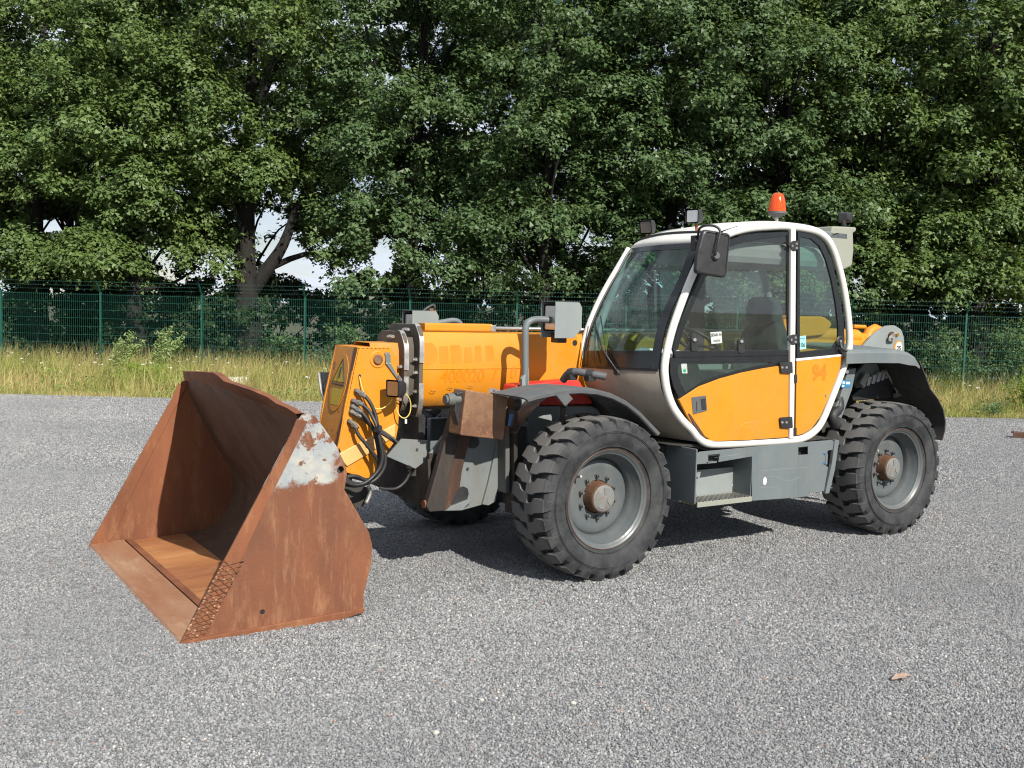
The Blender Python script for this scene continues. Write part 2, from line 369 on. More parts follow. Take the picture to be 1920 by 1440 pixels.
# gravel yard with an uneven edge
def yard():
    top = []; nseg = 260
    for i in range(nseg+1):
        t = -40 + 90*i/nseg; p = E0 + ED*t
        j = .22*mnoise.noise((t*.7, 0, 1)) + .12*mnoise.noise((t*3, 4, 0)) + .03*mnoise.noise((t*9, 2, 7))
        top.append(p + EN*j)
    rows = []
    for d, z in ((0, -.03), (.05, .0), (1.5, .004), (60, .004)):
        rows.append([q - EN*d + Vector((0, 0, z)) for q in top])
    m = MB(); m.loft(rows); return m.build('gravel_yard', M['gravel'], smooth=False, kind='structure')
yard()
# loose stones lying on the yard, near the camera: one object, instanced by geometry nodes
def geo_scatter(name, verts, faces, density, smin, smax, mat, seed=0, flat=.6):
    me = bpy.data.meshes.new(name); me.from_pydata(verts, [], faces); me.update()
    o = bpy.data.objects.new(name, me); C.objects.link(o); me.materials.append(mat)
    ng = bpy.data.node_groups.new(name, 'GeometryNodeTree'); ng.interface.new_socket('Geometry', in_out='INPUT', socket_type='NodeSocketGeometry'); ng.interface.new_socket('Geometry', in_out='OUTPUT', socket_type='NodeSocketGeometry')
    n = ng.nodes; l = ng.links
    gi = n.new('NodeGroupInput'); go = n.new('NodeGroupOutput')
    dp = n.new('GeometryNodeDistributePointsOnFaces'); dp.inputs['Density'].default_value = density; dp.inputs['Seed'].default_value = seed
    ic = n.new('GeometryNodeMeshIcoSphere'); ic.inputs['Radius'].default_value = .5; ic.inputs['Subdivisions'].default_value = 1
    sm = n.new('GeometryNodeSetMaterial'); sm.inputs['Material'].default_value = mat; l.new(ic.outputs[0], sm.inputs[0])
    ip = n.new('GeometryNodeInstanceOnPoints')
    rr = n.new('FunctionNodeRandomValue'); rr.data_type = 'FLOAT_VECTOR'; rr.inputs[0].default_value = (0, 0, 0); rr.inputs[1].default_value = (6.28, 6.28, 6.28); rr.inputs['Seed'].default_value = seed+1
    rs = n.new('FunctionNodeRandomValue'); rs.data_type = 'FLOAT_VECTOR'; rs.inputs[0].default_value = (smin, smin, smin*flat); rs.inputs[1].default_value = (smax, smax, smax*flat); rs.inputs['Seed'].default_value = seed+2
    l.new(gi.outputs[0], dp.inputs[0]); l.new(dp.outputs['Points'], ip.inputs['Points']); l.new(sm.outputs[0], ip.inputs['Instance'])
    l.new(rr.outputs[0], ip.inputs['Rotation']); l.new(rs.outputs[0], ip.inputs['Scale']); l.new(ip.outputs[0], go.inputs[0])
    md = o.modifiers.new('scatter', 'NODES'); md.node_group = ng; return o
def fan(d0, d1, half, z):
    hf = Vector((-math.sin(YAW), -math.cos(YAW), 0)); hr = Vector((-math.cos(YAW), math.sin(YAW), 0)); c = Vector((CAM.x, CAM.y, z)); q = []
    for d in (d0, d1):
        for s_ in (-1, 1): q.append(tuple(c + hf*d + hr*(s_*(half*d))))
    return [q[0], q[1], q[3], q[2]], [(0, 1, 2, 3)]
for i, (d0, d1, dens, a, b_) in enumerate(((2.5, 6.2, 10000, .006, .019), (6.2, 10.5, 6000, .008, .021), (10.5, 18.5, 2200, .010, .026))):
    v, f = fan(d0, d1, .82, .006)
    o = geo_scatter('gravel_stones', v, f, dens, a, b_, M['stone'], 10*i, .75)
    tag(o, 'loose grey crushed stones covering the %s of the yard' % ('front', 'middle', 'far side')[i], 'gravel', kind='stuff')
# bigger pale stones
def pebble(p, s_, k):
    bm = bmesh.new(); bmesh.ops.create_icosphere(bm, subdivisions=2, radius=s_)
    for v in bm.verts: v.co = v.co*(1+.28*mnoise.noise(v.co*(1.1/s_)+Vector((k*7.3, 0, 0)))); v.co.z *= .7
    me = bpy.data.meshes.new('pebble'); bm.to_mesh(me); bm.free(); me.transform(Matrix.Translation((0, 0, s_*.4)))
    o = ob('pebble', me, M['pale_stone'], smooth=True); o.location = p; return o
for k, (u, v, s_, lb) in enumerate(((817, 1376, .015, 'pale pebble at the bottom, left of centre, the biggest on the gravel'), (1075, 1320, .014, 'flat cream pebble on the gravel below the front wheel'), (903, 1314, .011, 'small cream pebble on the gravel between two larger ones'), (943, 1306, .009, 'tiny pale pebble just right of the small cream one'))):
    tag(pebble(B(u, v, 2, .008), s_, k), lb, 'pebble', 'pale pebbles on the gravel')

# one curled dry leaf
dl = MB(); lp0 = B(1690, 1273, 2, .012); L_ = (B(1706, 1269, 2, .012)-B(1672, 1278, 2, .012)); W_ = Vector((-L_.y, L_.x, 0)).normalized()*L_.length*.20; rows_ = []
for i in range(9):
    t = i/8; hw = math.sin(math.pi*min(1, t*.92+.04))**.8; c_ = lp0+L_*(t-.5)+Vector((0, 0, .004+.010*abs(t-.45)))
    rows_.append([c_-W_*hw*(.9+.25*math.sin(i*2.1))+Vector((0, 0, .012*hw)), c_, c_+W_*hw*(.9+.25*math.cos(i*1.7))+Vector((0, 0, .014*hw))])
dl.loft(rows_); tag(dl.build('dry_leaf', rustmat('dry_leaf_brown', (.36, .26, .20), (.25, .17, .12), (.45, .35, .27), .8, (1, 1, 1), 40, .2), smooth=True), 'curled pinkish brown dry leaf lying on the gravel at the lower right', 'leaf')
# ------------------------------------------------------------------ leaves and trees
def leaf_mesh(name, cen, nrm, size, mat, asp=.62, tri=False):
    n = len(cen); rnd = rng.normal(size=(n, 3)); u = np.cross(nrm, rnd); u /= np.linalg.norm(u, axis=1)[:, None]+1e-9; v = np.cross(nrm, u)
    s_ = size[:, None]
    if tri: P_ = [cen - u*s_*.55, cen + v*s_*asp*.5 + u*s_*.40, cen - v*s_*asp*.5 + u*s_*.40]
    else: P_ = [cen - u*s_*.5, cen + v*s_*asp*.5 + u*s_*.08, cen + u*s_*.5, cen - v*s_*asp*.5 + u*s_*.08]
    k = len(P_); co = np.stack(P_, 1).reshape(-1, 3).astype(np.float32)
    me = bpy.data.meshes.new(name); me.vertices.add(k*n); me.vertices.foreach_set('co', co.ravel())
    me.loops.add(k*n); me.loops.foreach_set('vertex_index', np.arange(k*n, dtype=np.int32))
    me.polygons.add(n); me.polygons.foreach_set('loop_start', np.arange(0, k*n, k, dtype=np.int32)); me.polygons.foreach_set('loop_total', np.full(n, k, dtype=np.int32))
    me.materials.append(mat); me.update(calc_edges=True); return me
def crown_pts(c, rad, nclump, per, cr_, zlo=-9, low_keep=1.0):
    c = np.array(c); rad = np.array(rad)
    d = rng.normal(size=(nclump, 3)); d /= np.linalg.norm(d, axis=1)[:, None]
    q = rng.uniform(.45, 1.0, nclump)**.6
    cc = c + d*rad*q[:, None]; cc = cc[cc[:, 2] > zlo]
    return leaf_cloud(cc, per, cr_) + (cc,)
def leaf_cloud(cc, per, cr_, face=(0, .30, .55), own=None, coh=.55):
    n = len(cc); m = np.maximum(6, (per*rng.uniform(.5, 1.4, n)).astype(int)); idx = np.repeat(np.arange(n), m); t = len(idx)
    e = rng.normal(size=(t, 3)); e /= np.linalg.norm(e, axis=1)[:, None]
    r_ = (cr_*rng.uniform(.6, 1.3, n))[idx]
    pos = cc[idx] + e*(r_*np.abs(rng.normal(0, .62, t)).clip(0, 1.7))[:, None]*np.array([1.1, 1.1, .85])
    nn = e*.55 + np.array(face) + rng.normal(size=(t, 3))*.42
    if own is not None: nn = nn + own[idx]*coh
    nn /= np.linalg.norm(nn, axis=1)[:, None]
    return pos, nn
GAPS = ((527, .62, 2.5, 4.0), (112, .55, 3.5, 4.3), (715, .30, 2.7, 3.7), (1255, .35, 3.6, 4.6))     # openings between the crowns, seen along these bearings
def in_gap(P_, grow=0.):
    bad = np.zeros(len(P_), bool)
    for u, hw, z0, z1 in GAPS:
        d_ = _f + _r*((u-960)/FPX); dx, dy = d_.x, d_.y; L_ = math.hypot(dx, dy); dx /= L_; dy /= L_
        bad |= (np.abs((P_[:, 0]-CAM.x)*dy-(P_[:, 1]-CAM.y)*dx) < hw+grow) & (P_[:, 2] > z0-grow*.3) & (P_[:, 2] < z1+grow*.3)
    return bad
def oak_crown(c, rad, nb, per, zlo, low=10, sub=11, lowz=(2.5, 4.3), rs=.33):
    """boughs (flattened sprays) carrying small leaf clumps, with gaps between the boughs"""
    c = np.array(c); rad = np.array(rad)
    d = rng.normal(size=(nb, 3)); d /= np.linalg.norm(d, axis=1)[:, None]; q = rng.uniform(.35, 1.0, nb)**.5
    bc = c + d*rad*q[:, None]
    a = rng.uniform(0, 2*np.pi, low); bl = np.stack([c[0]+np.cos(a)*rad[0]*rng.uniform(.5, 1.05, low), c[1]+np.sin(a)*rad[1]*rng.uniform(.5, 1.05, low), rng.uniform(lowz[0], lowz[1], low)], 1)
    bc = np.concatenate([bc[bc[:, 2] > zlo], bl]); out = []; ow = []
    for b in bc:
        R1 = rng.uniform(.55, 1.25); out_dir = (b-c)/(rad+1e-6); k = int(sub*R1*rng.uniform(.8, 1.3))+1
        e = rng.normal(size=(k, 3)); e[:, 2] = np.abs(e[:, 2])*1.0-.35; e /= np.linalg.norm(e, axis=1)[:, None]
        pp = b + e*(R1*rng.uniform(.35, 1, k)**.5)[:, None]*np.array([1, 1, .80]); pp[:, 2] -= .20*((pp[:, 0]-b[0])*out_dir[0]+(pp[:, 1]-b[1])*out_dir[1]); out.append(pp); ow.append(e+np.array([0, 0, .3]))
    cc = np.concatenate(out); ow = np.concatenate(ow); k_ = ~in_gap(cc, .22*rng.random(len(cc))); pos, nn = leaf_cloud(cc[k_], per, rs, own=ow[k_]); k_ = ~in_gap(pos, -.05); return pos[k_], nn[k_], bc
def limbs(mb, base, height, r0, cc, nl, lean=(0, 0), fork=None):
    P = []; base = Vector(base)
    for i in range(9):
        t = i/8; P.append(base + Vector((lean[0]*t+.12*math.sin(t*5+base.x), lean[1]*t+.1*math.cos(t*4+base.y), height*t)))
    rr = [r0*(1.35 if i == 0 else 1.08 if i == 1 else 1-.8*i/8) for i in range(9)]
    mb.tube(P, rr, 10)
    idx = rng.choice(len(cc), min(nl, len(cc)), replace=False)
    for k in idx:
        e = Vector(cc[k]); a = P[min(7, max(2, int((e.z-base.z)/height*8)-2))]
        mid = (a+e)/2 + Vector((0, 0, .25)) + Vector(rng.normal(size=3)*.2)
        ra = r0*rng.uniform(.16, .34)
        mb.tube(spline([a, mid, e], 4), [ra*(1-.11*i) for i in range(9)], 6)
    return P
def tree(name, k, off, h, rad, zc, mat, label, nclump=120, per=330, cr_=.62, leaf=.105, r0=.3, zlo=2.2, nl=22, group='oak trees behind the fence', cat='tree', lean=(0, 0), low=10, sub=11, lowz=(2.4, 4.2), fork=False):
    b = FP(k, off, FZ-.1); t = empty(name, b)
    cen, nr, cc = oak_crown((b.x, b.y, zc), rad, nclump, per, zlo, low, sub, lowz, cr_)
    cen = cen-np.array(b); me = leaf_mesh('crown', cen, nr, leaf*rng.uniform(.6, 1.35, len(cen)), mat, .8, True)
    ob('crown', me, None, t)
    mb = MB(); limbs(mb, (0, 0, 0), h*.8, r0, cc-np.array(b), nl, lean)
    if fork:
        mb.tube(spline([(0, 0, 2.2), (-.45, .35, 3.0), (-.75, .6, 3.6), (-1.1, .7, 4.6), (-1.6, .8, 5.8)], 3), [.22-.012*i for i in range(13)], 8)
    ob('trunk', mb.mesh('trunk', fix=False), M['bark'], t, True)
    tag(t, label, cat, group); return t
names_ = [
 (-6.9, 3.4, 12, (3.3, 2.9, 4.6), 7.4, 'leaf_a', 'oak whose leafy crown hangs in the upper left corner', .26, False),
 (-5.5, 4.0, 12, (3.1, 2.9, 4.5), 7.6, 'leaf_a', 'broad oak over the second fence post from the left', .24, False),
 (-4.2, 3.0, 11, (2.9, 2.6, 3.9), 6.6, 'leaf_a', 'oak with low hanging boughs between the two left fence posts', .22, False),
 (-3.05, 3.6, 13, (3.2, 2.9, 4.5), 8.3, 'leaf_a', 'oak with a thick forked dark trunk behind the third fence post', .36, True),
 (-1.25, 4.0, 12, (2.9, 2.8, 4.6), 7.4, 'leaf_b', 'dark oak behind the bucket and the front of the boom', .22, False),
 (.2, 3.5, 12, (3.0, 2.8, 4.6), 7.0, 'leaf_b', 'dense oak above the middle of the boom', .24, False),
 (1.5, 3.9, 12, (2.9, 2.8, 4.6), 7.1, 'leaf_b', 'tall oak directly left of the cab roof', .24, False),
 (2.6, 3.5, 13, (3.0, 2.8, 4.6), 7.2, 'leaf_b', 'oak with a dark trunk showing behind the front roof lamps', .26, False),
 (3.6, 3.9, 12, (2.8, 2.7, 4.5), 7.1, 'leaf_a', 'oak rising behind the orange beacon', .24, False),
 (4.55, 3.2, 12, (2.7, 2.6, 4.5), 7.0, 'leaf_a', 'oak with its dark trunk just right of the cab', .32, False),
 (5.9, 4.4, 12, (3.0, 2.8, 4.8), 6.6, 'leaf_c', 'yellowish green tree in the upper right', .22, False),
 (7.8, 4.0, 12, (2.9, 2.8, 4.8), 6.2, 'leaf_c', 'yellow green tree cut by the right edge of the picture', .22, False)]
def fork_(k): return k == -3.05
for k, off, h, rad, zc, mt, lb, r0, fk in names_:
    tree('oak_tree', k, off, h, rad, zc, M[mt], lb, r0=r0, fork=fk, nclump=84, per=112, cr_=.34, leaf=.100, zlo=3.6, nl=14 if not fork_(k) else 7, low=26 if not fork_(k) else 9, sub=12, lowz=(2.3, 4.4) if not fork_(k) else (3.0, 4.6))
for i, (k, off, zc, lb) in enumerate(((-6.2, 9, 8.0, 'far back tree seen through the upper left leaves'), (-3.9, 9.5, 8.6, 'far back tree left of the forked trunk'), (-1.0, 9, 8.3, 'far back tree filling the gap above the bucket'), (1.2, 9, 8.2, 'far back tree behind the oak left of the cab'), (3.5, 9, 8.0, 'far back tree behind the beacon'), (6.0, 9, 7.6, 'far back tree in the right background'))):
    tree('background_tree', k, off, 13, (4.2, 3.0, 4.4), zc, M['leaf_b'], lb, nclump=70, per=60, cr_=.45, leaf=.16, r0=.2, zlo=4.0, nl=10, low=10, lowz=(3.3, 5.0), sub=12, group='trees standing in the second row')
# undergrowth behind the fence
def shrub(k, off, r_, h, mat, label, per=110, ncl=26, leaf=.09, asp=.5, z0=FZ, name='shrub', group='bushes behind the fence'):
    b = FP(k, off, z0); t = empty(name, b)
    cen, nr, cc = crown_pts((0, 0, h*.48), (r_, r_, h*.5), int(ncl*2.4), per, .30, .02)
    ob('foliage', leaf_mesh('foliage', cen, nr, leaf*rng.uniform(.6, 1.3, len(cen)), mat, asp, mat is not M['leaf_d']), None, t)
    mb = MB()
    for j in range(9):
        e = Vector(cc[j % len(cc)]); mb.tube([(0, 0, -.05), (e.x*.5, e.y*.5, e.z*.55), tuple(e)], [.03, .02, .01], 5)
    ob('stem', mb.mesh('stem', fix=False), M['bark'], t, True); tag(t, label, 'bush', group); return t
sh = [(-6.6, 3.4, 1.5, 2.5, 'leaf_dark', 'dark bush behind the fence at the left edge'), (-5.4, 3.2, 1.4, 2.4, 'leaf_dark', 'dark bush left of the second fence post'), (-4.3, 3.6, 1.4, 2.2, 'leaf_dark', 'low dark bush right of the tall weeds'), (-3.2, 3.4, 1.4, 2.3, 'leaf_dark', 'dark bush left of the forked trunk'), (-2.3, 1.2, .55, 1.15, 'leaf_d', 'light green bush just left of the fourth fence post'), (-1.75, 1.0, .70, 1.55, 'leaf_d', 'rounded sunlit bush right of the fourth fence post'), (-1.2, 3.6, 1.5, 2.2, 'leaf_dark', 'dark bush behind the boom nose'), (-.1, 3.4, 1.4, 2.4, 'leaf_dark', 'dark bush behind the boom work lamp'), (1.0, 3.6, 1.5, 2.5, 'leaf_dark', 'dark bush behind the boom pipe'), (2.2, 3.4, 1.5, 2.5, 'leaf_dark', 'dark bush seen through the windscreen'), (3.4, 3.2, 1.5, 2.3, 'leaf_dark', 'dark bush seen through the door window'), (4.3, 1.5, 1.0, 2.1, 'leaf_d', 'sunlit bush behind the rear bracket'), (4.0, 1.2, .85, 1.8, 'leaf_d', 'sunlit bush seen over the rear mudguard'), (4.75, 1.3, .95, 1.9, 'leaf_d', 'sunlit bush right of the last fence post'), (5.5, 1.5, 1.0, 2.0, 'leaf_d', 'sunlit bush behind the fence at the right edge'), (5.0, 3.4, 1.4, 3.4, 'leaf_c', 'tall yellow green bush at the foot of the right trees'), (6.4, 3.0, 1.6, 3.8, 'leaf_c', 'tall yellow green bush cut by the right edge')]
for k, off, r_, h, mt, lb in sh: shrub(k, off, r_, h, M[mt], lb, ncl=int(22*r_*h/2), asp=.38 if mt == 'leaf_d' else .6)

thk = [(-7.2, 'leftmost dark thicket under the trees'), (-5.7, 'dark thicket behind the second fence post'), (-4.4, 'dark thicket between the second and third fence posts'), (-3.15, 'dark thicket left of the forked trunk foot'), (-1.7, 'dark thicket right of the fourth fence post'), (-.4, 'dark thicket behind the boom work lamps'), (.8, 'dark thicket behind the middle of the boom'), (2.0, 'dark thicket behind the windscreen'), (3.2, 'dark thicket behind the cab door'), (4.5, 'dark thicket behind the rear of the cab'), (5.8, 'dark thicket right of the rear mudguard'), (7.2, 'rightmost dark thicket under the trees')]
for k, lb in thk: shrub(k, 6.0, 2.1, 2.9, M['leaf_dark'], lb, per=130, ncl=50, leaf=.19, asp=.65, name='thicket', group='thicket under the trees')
# ------------------------------------------------------------------ fence
fence = empty('mesh_fence', FP(-3, 0, FZ)); fo = FP(-3, 0, FZ)
tag(fence, 'long green welded mesh fence with three barbed wires on angled arms', 'fence')
def rel(p): return Vector(p)-fo
pm = MB(); pm.box((-.02, -.03, -.3), (.02, .03, 2.07)); pme = pm.mesh('fence_post'); pme.materials.append(M['fence'])
am = MB(); am.prism([(-.018, .0, 2.05), (.018, .0, 2.05), (.014, .20, 2.33), (-.014, .20, 2.33)], (0, .03, 0)); ame = am.mesh('post_arm'); ame.materials.append(M['fence'])
ang = math.atan2(FD.y, FD.x)
wires = MB()
for k in range(-7, 9):
    o = bpy.data.objects.new('fence_post', pme); C.objects.link(o); o.parent = fence; o.location = rel(FP(k, 0, FZ)); o.rotation_euler.z = ang + (math.pi if FN.dot(Vector((-FD.y, FD.x, 0))) > 0 else 0)
    if k == 1: o['label'] = None or 'fence post hidden behind the cab'
    a_ = bpy.data.objects.new('post_arm', ame); C.objects.link(a_); a_.parent = o
me = MB()
npan = int(PITCH/.05)
for i in range(1, npan): me.box((i*.05-.0022, -.0022, .0), (i*.05+.0022, .0022, 2.03))
for j in range(11):
    z = .03+.2*j if j < 10 else 2.02
    z = min(z, 2.0)
    for dy in (-.008, .008): me.box((.02, dy-.003, z-.003), (PITCH-.02, dy+.003, z+.003))
pmesh = me.mesh('mesh_panel', fix=False); pmesh.materials.append(M['fence'])
for k in range(-7, 8):
    o = bpy.data.objects.new('mesh_panel', pmesh); C.objects.link(o); o.parent = fence; o.location = rel(FP(k, -.035, FZ)); o.rotation_euler.z = ang
for q, zz in ((.02, 2.13), (.11, 2.22), (.19, 2.31)):
    w_ = MB(); a_ = rel(FP(-7, -q, FZ+zz)); b2 = rel(FP(8, -q, FZ+zz)); n_ = 600
    w_.tube([a_.lerp(b2, i/60) + Vector((0, 0, -.015*abs(math.sin(i*math.pi/4)))) for i in range(61)], .0026, 4)
    for i in range(n_):
        p = a_.lerp(b2, i/n_); w_.tube([p+Vector((.008, 0, -.012)), p+Vector((-.008, 0, .012))], .0022, 3, caps=False)
    ob('barbed_wire', w_.mesh('barbed_wire', fix=False), M['fence'], fence)

M['herb'] = leafmat('meadow_herb_leaf', (.10, .17, .03), (.26, .33, .09), (.22, .20, .06), .3)
# ------------------------------------------------------------------ meadow grass
def blades(name, P, H, W, lean, dry, label=None, mat='grass', seg=2):
    n = len(P); az = rng.uniform(0, 2*np.pi, n); wd = np.stack([np.cos(az), np.sin(az), np.zeros(n)], 1)
    la = rng.uniform(0, 2*np.pi, n); ld = np.stack([np.cos(la), np.sin(la), np.zeros(n)], 1); ld = ld*.95 + np.array(lean); 
    rows = []
    amt = rng.uniform(.05, .75, n)
    for s_ in range(seg+1):
        t = s_/seg; c = P + np.array([0, 0, 1.])*(H*t*(1-.12*t*amt*3))[:, None] + ld*(H*amt*t**2)[:, None]
        wv = (W*(1-t*.92))[:, None]*wd*.5
        rows.append((c-wv, c+wv))
    co = np.stack([x for r_ in rows for x in r_], 1).reshape(-1, 3).astype(np.float32); m = 2*(seg+1)
    base = (np.arange(n)*m)[:, None]
    q = np.array([[2*s_, 2*s_+1, 2*s_+3, 2*s_+2] for s_ in range(seg)])
    li = (base[:, :, None] + q[None]).reshape(-1).astype(np.int32); nf = n*seg
    me = bpy.data.meshes.new(name); me.vertices.add(len(co)); me.vertices.foreach_set('co', co.ravel()); me.loops.add(4*nf); me.loops.foreach_set('vertex_index', li)
    me.polygons.add(nf); me.polygons.foreach_set('loop_start', np.arange(0, 4*nf, 4, dtype=np.int32)); me.polygons.foreach_set('loop_total', np.full(nf, 4, dtype=np.int32))
    at = me.attributes.new('dry', 'FLOAT', 'POINT'); at.data.foreach_set('value', np.repeat(dry, m).astype(np.float32))
    me.materials.append(M[mat]); me.update(calc_edges=True)
    return ob(name, me)
def strip_pts(n, s0, s1, t0=-15, t1=26):
    """points beyond the gravel edge: s measured from the edge, t along it"""
    s_ = rng.uniform(0, 1, n)*(s1-s0)+s0; t = rng.uniform(t0, t1, n)
    P = np.array(E0)[None, :2] + np.outer(t, np.array(ED)[:2]) + np.outer(s_, np.array(EN)[:2])
    return P, s_, t
def noise2(P, sc, ph=0):
    return np.array([mnoise.noise((x*sc+ph, y*sc, ph)) for x, y in P])
def fdist(P): return (P[:, 0]-F0.x)*FN.x + (P[:, 1]-F0.y)*FN.y   # >0 beyond the fence
P, s_, t_ = strip_pts(95000, .0, 10.5)
fd_ = fdist(P); keep = fd_ < 2.4; keep &= rng.random(len(P)) < np.where(fd_ > .6, .75, 1.)
P, s_, t_, fd_ = P[keep], s_[keep], t_[keep], fd_[keep]
ndry = noise2(P, .45, 3); ncl = noise2(P, 1.6, 9)
H = (.06 + .78*np.clip(s_/3.0, 0, 1)**.8)*(.75+.6*(ncl+.3))*rng.uniform(.55, 1.15, len(P)); H = np.clip(H, .03, .95)
dry = np.clip(.47 + 1.25*ndry + rng.normal(0, .22, len(P)) - .25*np.exp(-((t_-1.8)/1.6)**2)*(s_ < 4), 0, 1)
Z = np.array([gz(x, y)-.03 for x, y in P])
g1 = blades('meadow_grass', np.column_stack([P, Z]), H, rng.uniform(.007, .018, len(P)), (-.25, .1, 0), dry)
tag(g1, 'tall dry straw and green meadow grass along the fence', 'grass', kind='stuff')
# taller flowering stalks with seed heads
P, s_, t_ = strip_pts(9000, 1.2, 10.); fd_ = fdist(P); k_ = fd_ < 2.0; P, s_ = P[k_], s_[k_]
Z = np.array([gz(x, y)-.03 for x, y in P]); H = rng.uniform(.45, 1.0, len(P))*np.clip(.55+s_/6, .5, 1)*(1+.5*noise2(P, .7, 21))
g2 = blades('seed_stalks', np.column_stack([P, Z]), H, rng.uniform(.008, .02, len(P)), (-.3, .1, 0), np.clip(rng.normal(.8, .2, len(P)), 0, 1))
tag(g2, 'long pale grass stalks standing above the meadow', 'grass', kind='stuff')
# short green fringe at the gravel edge
P, s_, t_ = strip_pts(26000, -.12, .9); s2 = s_
Z = np.array([gz(x, y)-.02 for x, y in P]); H = rng.uniform(.04, .16, len(P))
g3 = blades('verge_grass', np.column_stack([P, Z]), H, rng.uniform(.006, .013, len(P)), (0, 0, 0), np.clip(.45+.8*noise2(P, .8, 5)+rng.normal(0, .2, len(P)), 0, 1))
tag(g3, 'short patchy grass creeping over the gravel edge', 'grass', kind='stuff')
P, s_, t_ = strip_pts(16000, -.75, .1); nq = noise2(P, 2.2, 31); k_ = (nq > .22+.35*np.clip(-s_/.75, 0, 1)); P, s_ = P[k_], s_[k_]
g4 = blades('creeping_grass', np.column_stack([P, np.zeros(len(P))]), rng.uniform(.02, .09, len(P)), rng.uniform(.006, .012, len(P)), (0, 0, 0), np.clip(rng.normal(.5, .3, len(P)), 0, 1))
tag(g4, 'small tufts of grass growing out into the gravel', 'grass', kind='stuff')
# low herbs and leaves mixed into the grass
P, s_, t_ = strip_pts(80000, .25, 9.); fd_ = fdist(P); nn_ = noise2(P, .9, 17); k_ = (fd_ < 1.8) & (nn_+rng.normal(0, .12, len(P)) > -.06); P, s_, nn_ = P[k_], s_[k_], nn_[k_]
zz = np.array([gz(x, y) for x, y in P]) + rng.uniform(.02, .16+.30*np.clip(s_/2.5, 0, 1), len(P))*np.clip(.5+1.4*nn_, .4, 1.2)
nr_ = rng.normal(0, .6, (len(P), 3)) + np.array([0, .4, .7]); nr_ /= np.linalg.norm(nr_, axis=1)[:, None]
hb = ob('meadow_herbs', leaf_mesh('meadow_herbs', np.column_stack([P, zz]), nr_, rng.uniform(.03, .075, len(P)), M['herb'], .5)); tag(hb, 'green herbs and leaves growing between the dry grass', 'herbs', kind='stuff')
# white flower heads
P, s_, t_ = strip_pts(600, 1.5, 9.5); k_ = fdist(P) < 1.; P = P[k_]
cen = np.repeat(np.column_stack([P, np.array([gz(x, y) for x, y in P]) + rng.uniform(.35, .62, len(P))]), 7, 0) + rng.normal(0, .02, (len(P)*7, 3))*np.array([1, 1, .3])
nn = rng.normal(0, .3, (len(cen), 3))+np.array([0, .4, 1]); nn /= np.linalg.norm(nn, axis=1)[:, None]
fl = ob('white_flowers', leaf_mesh('white_flowers', cen, nn, np.full(len(cen), .020), M['paper'], .9)); tag(fl, 'tiny white flower heads scattered through the meadow', 'wildflowers', kind='stuff')
# leafy weeds in front of the fence
def weed(name, p, h, r_, n, mat, label, leaf=.06, asp=.5, nst=14, tall=False):
    t = empty(name, p); cen = []; nr = []; mb = MB()
    for j in range(nst):
        a = rng.uniform(0, 6.28); q = rng.uniform(.1, 1)*r_; hh = h*rng.uniform(.65, 1.05)
        bx, by = q*.5*math.cos(a), q*.5*math.sin(a); tx, ty = q*math.cos(a)-(.35*h if tall else 0), q*math.sin(a)+(.1*h if tall else 0)
        mb.tube([(0, 0, -.03), ((bx+tx)/2*.8, (by+ty)/2*.8, hh*.55), (tx, ty, hh)], [.006, .005, .003], 4)
        m = n//nst; tt = rng.uniform(.25, 1, m)
        c = np.stack([bx+(tx-bx)*tt**1.3, by+(ty-by)*tt**1.3, hh*tt], 1) + rng.normal(0, .035 if tall else .06, (m, 3))
        nn = rng.normal(0, .6, (m, 3)) + np.array([0, .4, .6]); nn /= np.linalg.norm(nn, axis=1)[:, None]; cen.append(c); nr.append(nn)
    cen = np.concatenate(cen); nr = np.concatenate(nr)
    ob('leaves', leaf_mesh('leaves', cen, nr, leaf*rng.uniform(.6, 1.3, len(cen)), mat, asp), None, t); ob('stem', mb.mesh('stem', fix=False), mat, t)
    tag(t, label, 'weed', 'leafy weeds in the meadow'); return t
def gp(u, v): p = B(u, v, 2, -.05); return Vector((p.x, p.y, gz(p.x, p.y)-.03))
weed('leafy_weed', gp(100, 722), .42, .40, 800, M['weed'], 'bright green nettle clump near the left gravel edge')
weed('leafy_weed', gp(262, 722), .55, .75, 2200, M['weed'], 'bright yellow green clump left of the tall reeds')
weed('leafy_weed', gp(322, 728), .34, .35, 500, M['weed'], 'low bright green clump right at the gravel edge')
weed('tall_weed', gp(282, 712), 1.35, .5, 1300, M['willow'], 'tall leaning grey green willowherb left of the third post', .10, .30, 12, True)
weed('tall_weed', gp(200, 712), 1.25, .5, 1000, M['willow'], 'tall leaning willowherb in front of the second post', .10, .30, 10, True)
weed('leafy_weed', gp(470, 722), .28, .6, 500, M['leaf_d'], 'grey green low plant behind the bucket rim', .05)
weed('leafy_weed', gp(1850, 782), .33, .45, 500, M['leaf_d'], 'dark low weed at the gravel edge on the right', .05)
weed('leafy_weed', gp(1915, 775), .95, .35, 500, M['weed'], 'tall pale leaved weed at the right edge of the picture', .07, .5, 14)
